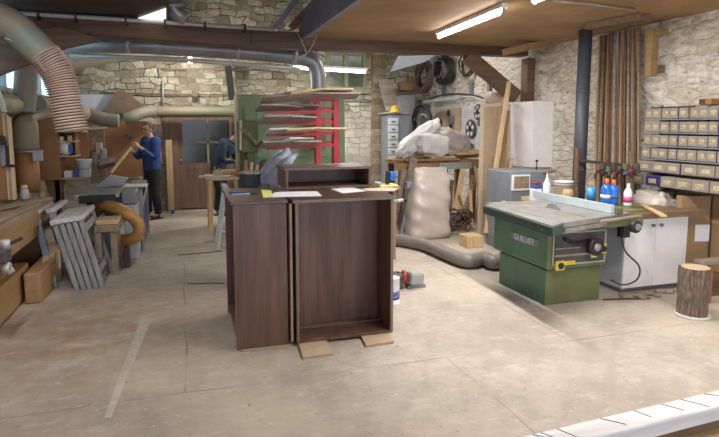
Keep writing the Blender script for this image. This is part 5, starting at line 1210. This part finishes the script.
# bottles, cup, bucket on or behind table
def bottle(px, py, z, prof, name, label, cat, mats, X=None, band=None, Y=None):
    p = atZ(px, py, z) if Y is None else V(atY(px, py, Y).x, Y, z)
    t = thing(name, label, cat, p)
    k = len(prof)-1 if len(prof) < 3 else next(i for i, q in enumerate(prof) if q[2] == 'cap')
    MB().lathe([(q[0], q[1]) for q in prof[:k+1]], p, 18).build('bottle_body', mats[0], t)
    MB().lathe([(q[0], q[1]) for q in prof[k:]], p, 14).build('cap', mats[1], t)
    if band: MB().lathe([(band[0], band[1]), (band[0], band[2])], p, 18).build('bottle_label', mats[2], t)
    return t
PB = [(.045, 0, ''), (.05, .02, ''), (.05, .15, ''), (.035, .185, ''), (.018, .20, 'cap'), (.020, .205, ''), (.020, .24, ''), (.012, .25, '')]
def sc_p(s, h): return [(r*s, z*h, k) for r, z, k in PB]
bzz = tz-.004
bottle(606, 200, bzz, sc_p(1.15, 1.12), 'spray_bottle', 'left one of two blue bottles with red tops beside the saw fence', 'bottle', ('bottleb', 'orangec', 'whitep'), Y=4.86, band=(.0585, .07, .11))
bottle(613, 201, bzz, sc_p(1.1, 1.08), 'spray_bottle', 'right one of two blue bottles with red tops beside the saw fence', 'bottle', ('bottleb', 'orangec', 'bluel'), Y=4.82, band=(.056, .07, .11))
bottle(627.5, 204, bzz, sc_p(.85, .95), 'glue_bottle', 'white plastic bottle with pink label right of the blue bottles', 'bottle', ('whitep', 'whitep', 'pink'), Y=4.70, band=(.0435, .04, .10))
p = V(atY(591, 198, 5.1).x, 5.1, tz+.002); t = thing('brush_cup', 'bright blue cup holding a brush on the saw table', 'cup', p)
MB().lathe([(.042, 0), (.05, .15), (.045, .15), (.038, .01)], p, 18).build('cup', 'cup', t)
o = MB().bar(p+V(.0,0,.02), p+V(-.02,.0,.23), .014, .008, (0,1,0)).build('paint_brush', 'pine'); tag(o, 'small paint brush standing in the bright blue cup', 'brush')
bkx = atY(563, 190, 5.9).x; zk = .78
o = MB().box(atY(528, 200, 6.0).x, 4.7, 5.62, 6.15, zk-.04, zk).build('shelf_board', 'pinex')
t = thing('side_table', 'low table behind the saw carrying the white bucket', 'table', ((4.1), 5.9, 0)); o.parent = t; o.location = Vector(o.location)-Vector(t.location)
for x in (3.8, 4.6):
    for y in (5.68, 6.08): MB().box(x, x+.05, y, y+.05, 0, zk-.04).build('leg', 'pine', t)
p = V(atY(562.5, 190, 5.9).x, 5.88, zk+.002); t = thing('bucket', 'white bucket with grey rim behind the green table saw', 'bucket', p)
hb = atY(562, 181, 5.9).z - zk
MB().lathe([(.095, 0), (.115, hb), (.12, hb), (.12, hb-.02), (.108, hb), (.09, .02)], p, 24).build('bucket_body', 'whitep', t); MB().lathe([(.121, hb-.05), (.124, hb-.04), (.121, hb-.03)], p, 24).build('rim', 'greyl', t)
o = MB().lathe([(.005, 0), (.06, .02), (.065, .1), (.05, .13)], V(atY(569, 195, 5.66).x, 5.68, zk+.002), 14).build('sponge', 'pine'); tag(o, 'round yellow sponge in front of the white bucket', 'sponge')
bottle(546.5, 196, zk+.002, [(.04, 0, ''), (.045, .02, ''), (.045, .2, ''), (.02, .25, ''), (.015, .27, 'cap'), (.012, .28, ''), (.006, .33, '')], 'squeeze_bottle', 'white squeeze bottle with pointed top left of the white bucket', 'bottle', ('whitep', 'whitep'), Y=5.75)
p = V(atY(536, 195, 5.72).x, 5.72, zk+.002); t = thing('product_tub', 'white and blue tub with red lid behind the saw blade', 'tub', p)
MB().box(p.x-.06, p.x+.05, p.y-.05, p.y+.05, p.z, p.z+.15).build('tub_body', 'whitep', t, .01); MB().box(p.x-.05, p.x+.05, p.y-.045, p.y+.045, p.z+.15, p.z+.20).build('blue_band', 'bluel', t, .006); MB().box(p.x-.045, p.x+.035, p.y-.04, p.y+.04, p.z+.20, p.z+.225).build('lid', 'red', t, .006)
# black pipe
pt = atX(586, 25, 4.87); o = MB().cyl((pt.x, pt.y, 0), (pt.x, pt.y, CEIL-.002), .082, n=20).build('stove_pipe', 'bluepipe'); tag(o, 'dark slate round pipe rising from floor to ceiling behind the saw', 'pipe')
for z in (1.1, 2.1): MB().cyl((pt.x, pt.y, z), (pt.x, pt.y, z+.03), .086, n=20).build('joint_band', 'bluepipe', o)
c = atY(574, 188, pt.y-.1); o = MB().bar(c, c+V(.02, .0, -.25), .1, .06, (0,1,0)).build('pipe_elbow', 'oldtop', bevel=.02); tag(o, 'dusty old fitting beside the foot of the slate pipe', 'fitting')
# ================================================================ PROFILES LEANING (rods)
g = 'long rods standing against the right wall'
mats_ = ['pine', 'brace', 'oldtop', 'brace', 'oakz', 'brace', 'galv', 'brace', 'planka', 'galvl', 'brace', 'oakz', 'galv', 'brace', 'oldtop', 'brace', 'planka', 'brace', 'oakz', 'oldtop']
words = ['leftmost', 'second', 'third', 'fourth', 'fifth', 'sixth', 'seventh', 'eighth', 'ninth', 'tenth', 'eleventh', 'twelfth', 'thirteenth', 'fourteenth', 'fifteenth', 'sixteenth', 'seventeenth', 'eighteenth', 'nineteenth', 'twentieth']
colw = dict(pine='pale wooden', oakz='brown wooden', oldtop='old wooden', brace='dark wooden', planka='weathered wooden', greygreen='grey-green metal', galv='grey metal', greyl='light grey metal', galvl='bright metal')
for k, m_ in enumerate(mats_):
    xt = 600+k*2.1+R.uniform(-.8, .8); xb = 594+k*2.35+R.uniform(-1.2, 1.2)
    a_ = atX(xt, 22+R.uniform(-1, 8), XR-.06); b_ = atX(xb, 190, XR-.28-.06*(k % 3)); a_.z = min(a_.z, CEIL-.03)
    d = b_-a_; b2 = a_ + d*((a_.z-.3)/(a_.z-b_.z))
    o = MB().bar(a_, b2, .022 if m_ in ('galv', 'galvl') else R.uniform(.018, .034), .03, (1,0,0)).build('long_rod', m_)
    tag(o, f'{colw[m_]} rod against the wall, {words[k]} from the left in the standing bundle' if k else 'pale wooden rod at the left end of the standing bundle', 'rod', g)
# rail holding rods + clamps
t = thing('rod_rack', 'dark low wooden rack holding the foot of the long rods', 'rack', (XR-.3, 5.4, 0))
ya, yb = atX(594, 190, XR-.3).y, atX(640, 190, XR-.3).y
MB().box(XR-.62, XR-.02, yb-.1, ya+.1, .24, .3).build('shelf', 'brace', t); 
for y in (yb, (ya+yb)/2, ya): MB().box(XR-.6, XR-.54, y-.03, y+.03, 0, .24).build('leg', 'brace', t)
MB().box(XR-.52, XR-.49, yb-.1, ya+.1, atX(620, 166, XR-.5).z, atX(620, 163, XR-.5).z).build('rail', 'cable', t)
for y in (yb-.08, ya+.08): MB().box(XR-.53, XR-.50, y-.03, y+.03, .3, 1.4).build('post', 'brace', t)
for k in range(7):
    c = atX(603+k*5.6, 168+(k%2)*3, XR-.56); t = thing('small_clamp', f'dark little clamp on the rail before the long rods, {words[k]} from the left', 'clamp', c, 'clamps on the rod rack')
    MB().box(c.x-.02, c.x+.02, c.y-.03, c.y+.03, c.z-.05, c.z+.05).build('clamp_body', ['panel', 'greeno', 'rust'][k % 3], t, .006); MB().cyl(c+V(-.02,0,-.02), c+V(-.1,0,-.03), .012, n=8).build('handle', ['red', 'black', 'blue'][k % 3], t)
# wooden bracket on wall
t = thing('timber_bracket', 'orange wooden bracket fixed high on the whitewashed wall', 'bracket', (XR-.1, 5.0, 2.2))
a_ = atX(654.5, 26, XR-.16); b_ = atX(654.5, 76, XR-.16)
MB().box(XR-.22, XR-.12, a_.y-.04, a_.y+.045, b_.z, a_.z-.02).build('upright', 'bench', t, .006); MB().box(XR-.18, XR, a_.y-.05, a_.y+.12, a_.z-.10, a_.z-.02).build('top_arm', 'bench', t, .006); MB().box(XR-.12, XR, a_.y-.03, a_.y+.2, b_.z+.05, b_.z+.13).build('lower_arm', 'brace', t, .006)
# ================================================================ SHELF ROWS OF CARTONS
XS = 5.02
rows = [(645, 113, 718, 113), (645, 127, 718, 128), (645, 139.5, 718, 143), (645, 151, 718, 157), (643, 165, 718, 173), (640, 178, 718, 186.5)]
ordn = ['top', 'second', 'third', 'fourth', 'fifth', 'bottom']
t = thing('carton_rack', 'dark metal rack on the right wall holding rows of grey cartons', 'rack', (XR-.1, 4.6, 0))
ypos = [atX(x, 150, XS).y for x in (642, 668, 694, 719)]
zr = [atX(r_[0]+37, (r_[1]+r_[3])/2, XS).z for r_ in rows]
step = (zr[0]-zr[-1])/5; zr = [zr[0]-step*k for k in range(6)]
bh = step*.76
ycut = atX(740, 150, XS).y; ytop = atX(642, 150, XS).y
for z in zr: MB().box(XS+.0, XR, ycut, ytop, z-bh/2-.016, z-bh/2-.004).build('shelf', 'grey', t)
for y in (ytop+.015, ycut, (ytop+ycut)/2): MB().box(XR-.03, XR, y-.015, y+.015, zr[-1]-.1, zr[0]+.1).build('post', 'grey', t)
for r_, z in enumerate(zr):
    n_ = 10 if r_ < 4 else 6; g = f'grey cartons in the {ordn[r_]} row of the rack'; w_ = (ytop-ycut)/n_; sx = 0 if r_ < 4 else -.06*(r_-3)
    for k in range(n_):
        yb_ = ytop-(k+1)*w_; d_ = R.uniform(-.012, .012)+sx; blue = (r_ == 4 and k == 3) or (r_ == 5 and k == 1)
        nm = words[k].replace('leftmost', 'first')
        t = thing('carton', f'{"navy-taped" if blue else "long grey"} carton with cream end label in the {ordn[r_]} row, {nm} from the left', 'carton', (XS, yb_+w_/2, z-bh/2), g)
        MB().box(XS+d_, XR-.01, yb_+.003, yb_+w_-.003, z-bh/2, z+bh/2).build('carton_body', 'navy' if (r_ == 5 and k == 1) else 'box', t, .008)
        MB().box(XS+d_-.003, XS+d_, yb_+w_*.24, yb_+w_*.76, z-bh*.22, z+bh*.2).build('end_label', 'boxlab', t)
        if (k % 4 == 3 and r_ < 4) or (r_ == 4 and k == 2): MB().box(XS+d_-.004, XR-.05, yb_-.004, yb_+.006, z-bh/2-.001, z+bh/2+.003).build('tape', 'navy', t)
zz = zr[0]+bh/2+.012
for k, (x0_, x1_, m_, l) in enumerate(((650, 690, 'black', 'thin black rod lying on the top row of cartons'), (668, 719, 'oldtop', 'thin brown batten lying on the top row of cartons'))):
    ya, yb = atX(x0_, 108, XS+.08).y, atX(x1_, 108, XS+.08).y; o = MB().bar((XS+.1+.06*k, ya, zz), (XS+.14+.06*k, yb, zz+.015*k), .02, .016).build('thin_rod', m_); tag(o, l, 'rod')
c = atX(709, 106, XS+.1); t = thing('red_box', 'small red-brown box on top of the carton rows', 'box', (c.x, c.y, zz)); MB().box(c.x-.08, c.x+.04, c.y-.09, c.y+.05, zz+.012, zz+.07).build('box_body', 'orange', t, .004); MB().box(c.x-.085, c.x-.08, c.y-.02, c.y+.045, zz+.016, zz+.066).build('box_end', 'rust', t)
# plastic bundle below the rack, cardboard
o = MB().blob((XR-.26, atX(658, 190, XR-.25).y, .78), (.38, .55, .34), seed=9, amp=.35, n=30).build('plastic_bundle', 'sack'); tag(o, 'crumpled plastic bundle between the carton rack and the base cabinet', 'bundle')
t = thing('plank_stack', 'low stack of timber behind the base cabinet under the plastic bundle', 'stack', (XR-.25, 4.9, 0)); MB().box(XR-.45, XR-.02, 4.5, 5.3, 0, .6).build('timber', 'oakz', t, .01)
P_ = [atY(680, 262, 4.36), atY(719, 262, 4.30)]
Xa, Xb = 5.0, atY(716, 230, 4.25).x+.02
cz0 = .16; zt0 = atY(700, 196, 4.45).z
t = thing('cardboard_box', 'large flat cardboard box leaning behind the tree stump', 'box', (5.1, 4.4, 0))
xl = atY(680, 230, 4.49).x; xr = min(atY(713.5, 230, 4.42).x, XR-.05)
bx = MB().hexa([(xl, 4.49, .17), (xr, 4.42, .17), (xr+.02, 4.50, .17), (xl+.02, 4.57, .17), (xl, 4.50, zt0), (xr, 4.43, zt0), (xr+.02, 4.51, zt0), (xl+.02, 4.58, zt0)]).build('box_front', 'card', t, .004)
MB().box(xr+.005, xr+.03, 3.95, 4.41, .17, zt0).build('box_flap', 'card', t, .003); MB().bar((xr+.0, 4.405, .17), (xr+.0, 4.415, zt0), .012, .012, (0,1,0)).build('box_fold', 'carddark', t)
MB().box(xl+.02, xr+.03, 4.1, 4.6, 0, .165).build('under_board', 'brace', t)
la, lb = atY(697, 225, 4.44), atY(712, 241, 4.42); fy = lambda x, z: 4.49-.07*(x-xl)/(xr-xl)+.01*(z-.17)/(zt0-.17)-.003
MB().hexa([(la.x, fy(la.x, lb.z), lb.z), (lb.x, fy(lb.x, lb.z), lb.z), (lb.x, fy(lb.x, lb.z)+.002, lb.z), (la.x, fy(la.x, lb.z)+.002, lb.z), (la.x, fy(la.x, la.z), la.z), (lb.x, fy(lb.x, la.z), la.z), (lb.x, fy(lb.x, la.z)+.002, la.z), (la.x, fy(la.x, la.z)+.002, la.z)]).build('paper_label', 'paper', t)
# stump
sp = atZ(704, 320, 0); sp.y += .12; r_ = .122; hs = atY(696, 267, sp.y).z
t = thing('tree_stump', 'bark-covered tree stump standing on a white base', 'stump', sp)
MB().cyl(sp, sp+V(0,0,.022), .145, n=30).build('white_base', 'mortar', t)
b = MB(); n = 60; rings = []
for i in range(20):
    u = i/19; row = []
    for k in range(n):
        q = 2*PI*k/n; rr_ = r_*(1+.05*math.sin(3*q+1)+.05*noise.noise(V(math.cos(q)*4, math.sin(q)*4, u*2))+.07*noise.noise(V(math.cos(q)*14, math.sin(q)*14, u*5)))
        row.append(b.bm.verts.new((sp.x+rr_*math.cos(q), sp.y+rr_*math.sin(q), .022+u*(hs-.022))))
    rings.append(row)
for i in range(19):
    for k in range(n): b._f([rings[i][k], rings[i][(k+1)%n], rings[i+1][(k+1)%n], rings[i+1][k]])
b._f(rings[0][::-1]); b.build('bark', 'bark', t); MB().cyl((sp.x, sp.y, hs-.005), (sp.x, sp.y, hs+.003), r_*.93, n=40).build('cut_top', 'rings', t)
# small table at right edge
tp_ = atZ(705, 262, .42); tx = tp_.x; tzz = .42
t = thing('small_table', 'pale-topped wooden table cut off by the right edge beside the stump', 'table', (tx+.4, tp_.y+.2, 0))
MB().box(tx, tx+.6, tp_.y, tp_.y+.12, tzz-.035, tzz).build('top', 'planka', t, .004)
for x, y in ((tx+.10, tp_.y+.03), (tx+.53, tp_.y+.03)): MB().box(x, x+.05, y, y+.05, 0, tzz-.035).build('leg', 'orange', t, .004)
# debris under the cabinet front
pz_ = [(622, 297), (635, 296), (648, 294), (660, 292), (668, 292), (642, 298), (655, 296), (676, 291), (684, 296)]
for k, (x, y) in enumerate(pz_):
    p = atZ(x, y, 0); o = MB().blob((p.x, p.y-.02, .012), (R.uniform(.06, .14), R.uniform(.04, .08), .03), (0, 0, R.uniform(0, 3)), k, .4, 3, 10).build('wood_chip', 'debris'); tag(o, f'dark wood chip on the floor before the base cabinet, {words[k]} from the left' if k else 'dark wood chip nearest the saw before the base cabinet', 'chip', 'wood chips before the base cabinet')
o = MB().bar(atZ(603, 299.5, .01), atZ(650, 298, .01), .015, .012).build('thin_stick', 'rust'); tag(o, 'thin brown stick on the floor at the foot of the base cabinet', 'stick')
# grey hose on the floor
hp = [atZ(380, 237, .09), atZ(400, 240, .09), atZ(425, 245, .09), atZ(450, 255, .09), atZ(468, 261, .09), atZ(484, 258, .09), V(3.42, 5.65, .09), V(3.62, 5.75, .09)]
path = spline(hp, 12); b = MB().tube(path, [.083+.004*math.sin(i*2.1) for i in range(len(path))], 14); o = b.build('floor_hose', 'hoseg'); tag(o, 'thick grey extraction hose lying on the floor behind the green saw', 'hose')
# paint can, grinder behind carcass
p = atZ(395, 306, 0)+V(.0, .09, 0); t = thing('paint_can', 'white and blue paint can beside the foot of the open carcass', 'can', p); hcn = .25
MB().lathe([(.075, 0), (.078, .005), (.075, .01), (.075, hcn), (.079, hcn+.003), (.072, hcn+.006), (.07, hcn)], p, 22).build('can_body', 'whitep', t); MB().lathe([(.0762, .05), (.0762, .13)], p, 22).build('can_label', 'bluel', t); MB().tube([p+V(-.076,0,hcn-.02), p+V(-.03,-.085,.10), p+V(.03,-.085,.10), p+V(.076,0,hcn-.02)], .003, 6, smooth=5).build('can_handle', 'galv', t)
p = atZ(408, 289, 0); t = thing('bench_grinder', 'small grey electric motor with red and black end on the floor behind the paint can', 'motor', p)
MB().obox(p+V(.09,.05,.10), (.17, .15, .14), (0, .1, .2)).build('motor_body', 'greygreen', t, .03); MB().cyl(p+V(-.04,.068,.11), p+V(.0,.06,.11), .075, n=20).build('end_cap', 'red', t, .01); MB().cyl(p+V(-.10,.07,.12), p+V(-.04,.068,.11), .05, n=14).build('shaft_housing', 'black', t)
MB().box(p.x-.0, p.x+.2, p.y, p.y+.1, 0, .03).build('foot', 'grey', t); MB().box(p.x-.15, p.x-.04, p.y+.0, p.y+.16, 0, .16).build('gear_case', 'panel', t, .02)
o = MB().blob(p+V(.1,.35,.015), (.12,.07,.03), seed=3, n=10).build('rubber_piece', 'black'); o.location.z = 0.0; tag(o, 'small black rubber piece on the floor behind the grey motor', 'piece')
# foreground white beam
z = .30
A_ = atZ(512, 438, z); B_ = atZ(719, 389, z); d = (B_-A_).normalized(); A2 = A_-d*.8; B2 = B_+d*.9; sd = Vector((d.y, -d.x, 0))
wd = .13
t = thing('painted_timber', 'white-painted timber beam with dark cuts crossing the bottom right corner', 'timber', (A2+B2)/2*1.0)
def seg(a_, b_, s0, s1, z0, z1): return MB().hexa([a_+sd*s0+V(0,0,z0-a_.z), b_+sd*s0+V(0,0,z0-b_.z), b_+sd*s1+V(0,0,z0-b_.z), a_+sd*s1+V(0,0,z0-a_.z), a_+sd*s0+V(0,0,z1-a_.z), b_+sd*s0+V(0,0,z1-b_.z), b_+sd*s1+V(0,0,z1-b_.z), a_+sd*s1+V(0,0,z1-a_.z)])
seg(A2, B2, 0, wd, z-.08, z).build('beam', 'wbeam', t, .012)
for k, f_ in enumerate((.30, .315, .345, .43, .50, .56, .605, .66, .735, .80, .86)):
    c0 = A2+(B2-A2)*f_; sk = R.uniform(.02, .1); b = MB().bar(c0+V(0,0,.001)+sd*.01, c0+sd*(wd*R.uniform(.5, .95))+d*sk+V(0,0,.001), .004, .002); b.build('saw_cut', 'panel', t)
t = thing('low_timber', 'brown and yellow timber support under the white beam at the corner', 'timber', (A2+B2)/2)
seg(A2, B2, .01, wd-.04, 0, z-.082).build('support_beam', 'brace', t); seg(A2+d*.6, B2, wd-.039, wd+.03, .0, .15).build('yellow_strip', 'pine', t)
# thin sticks on the floor
for k, (a_, b_, l) in enumerate((((187, 283.5), (224, 283), 'thin dark stick on the concrete left of the walnut carcasses'), ((178, 255), (222, 251), 'thin brown stick further back on the concrete left of the carcasses'))):
    o = MB().bar(atZ(*a_, .006), atZ(*b_, .006), .018, .01).build('floor_stick', 'brace'); tag(o, l, 'stick')
o = MB().box(-.06, 0, 11.0, 11.06, 0, .07).build('blue_cup', 'bottleb'); p = atZ(173, 213.5, 0); o.location = (p.x, p.y, 0); tag(o, 'tiny blue block on the floor by the pale upright plank', 'block')
# ================================================================ CAMERA, WORLD
cam = bpy.data.cameras.new('camera'); cam.lens = 36*FPX/719; cam.sensor_width = 36; cam.sensor_fit = 'HORIZONTAL'
cam.shift_y = -(218.5-PYC)/719; cam.clip_start = .05
co = bpy.data.objects.new('camera', cam); C.objects.link(co); co.location = (0, 0, EYE)
co.rotation_euler = (PI/2-TH, 0, -YAW)
sc = bpy.context.scene; sc.camera = co
w = bpy.data.worlds.new('world'); sc.world = w; w.use_nodes = True
bg = w.node_tree.nodes['Background']; bg.inputs[0].default_value = (.80, .88, 1, 1); bg.inputs[1].default_value = 1.9
sc.view_settings.view_transform = 'Standard'; sc.view_settings.look = 'None'; sc.view_settings.gamma = 1; sc.view_settings.use_curve_mapping = False
sc.view_settings.exposure = .58
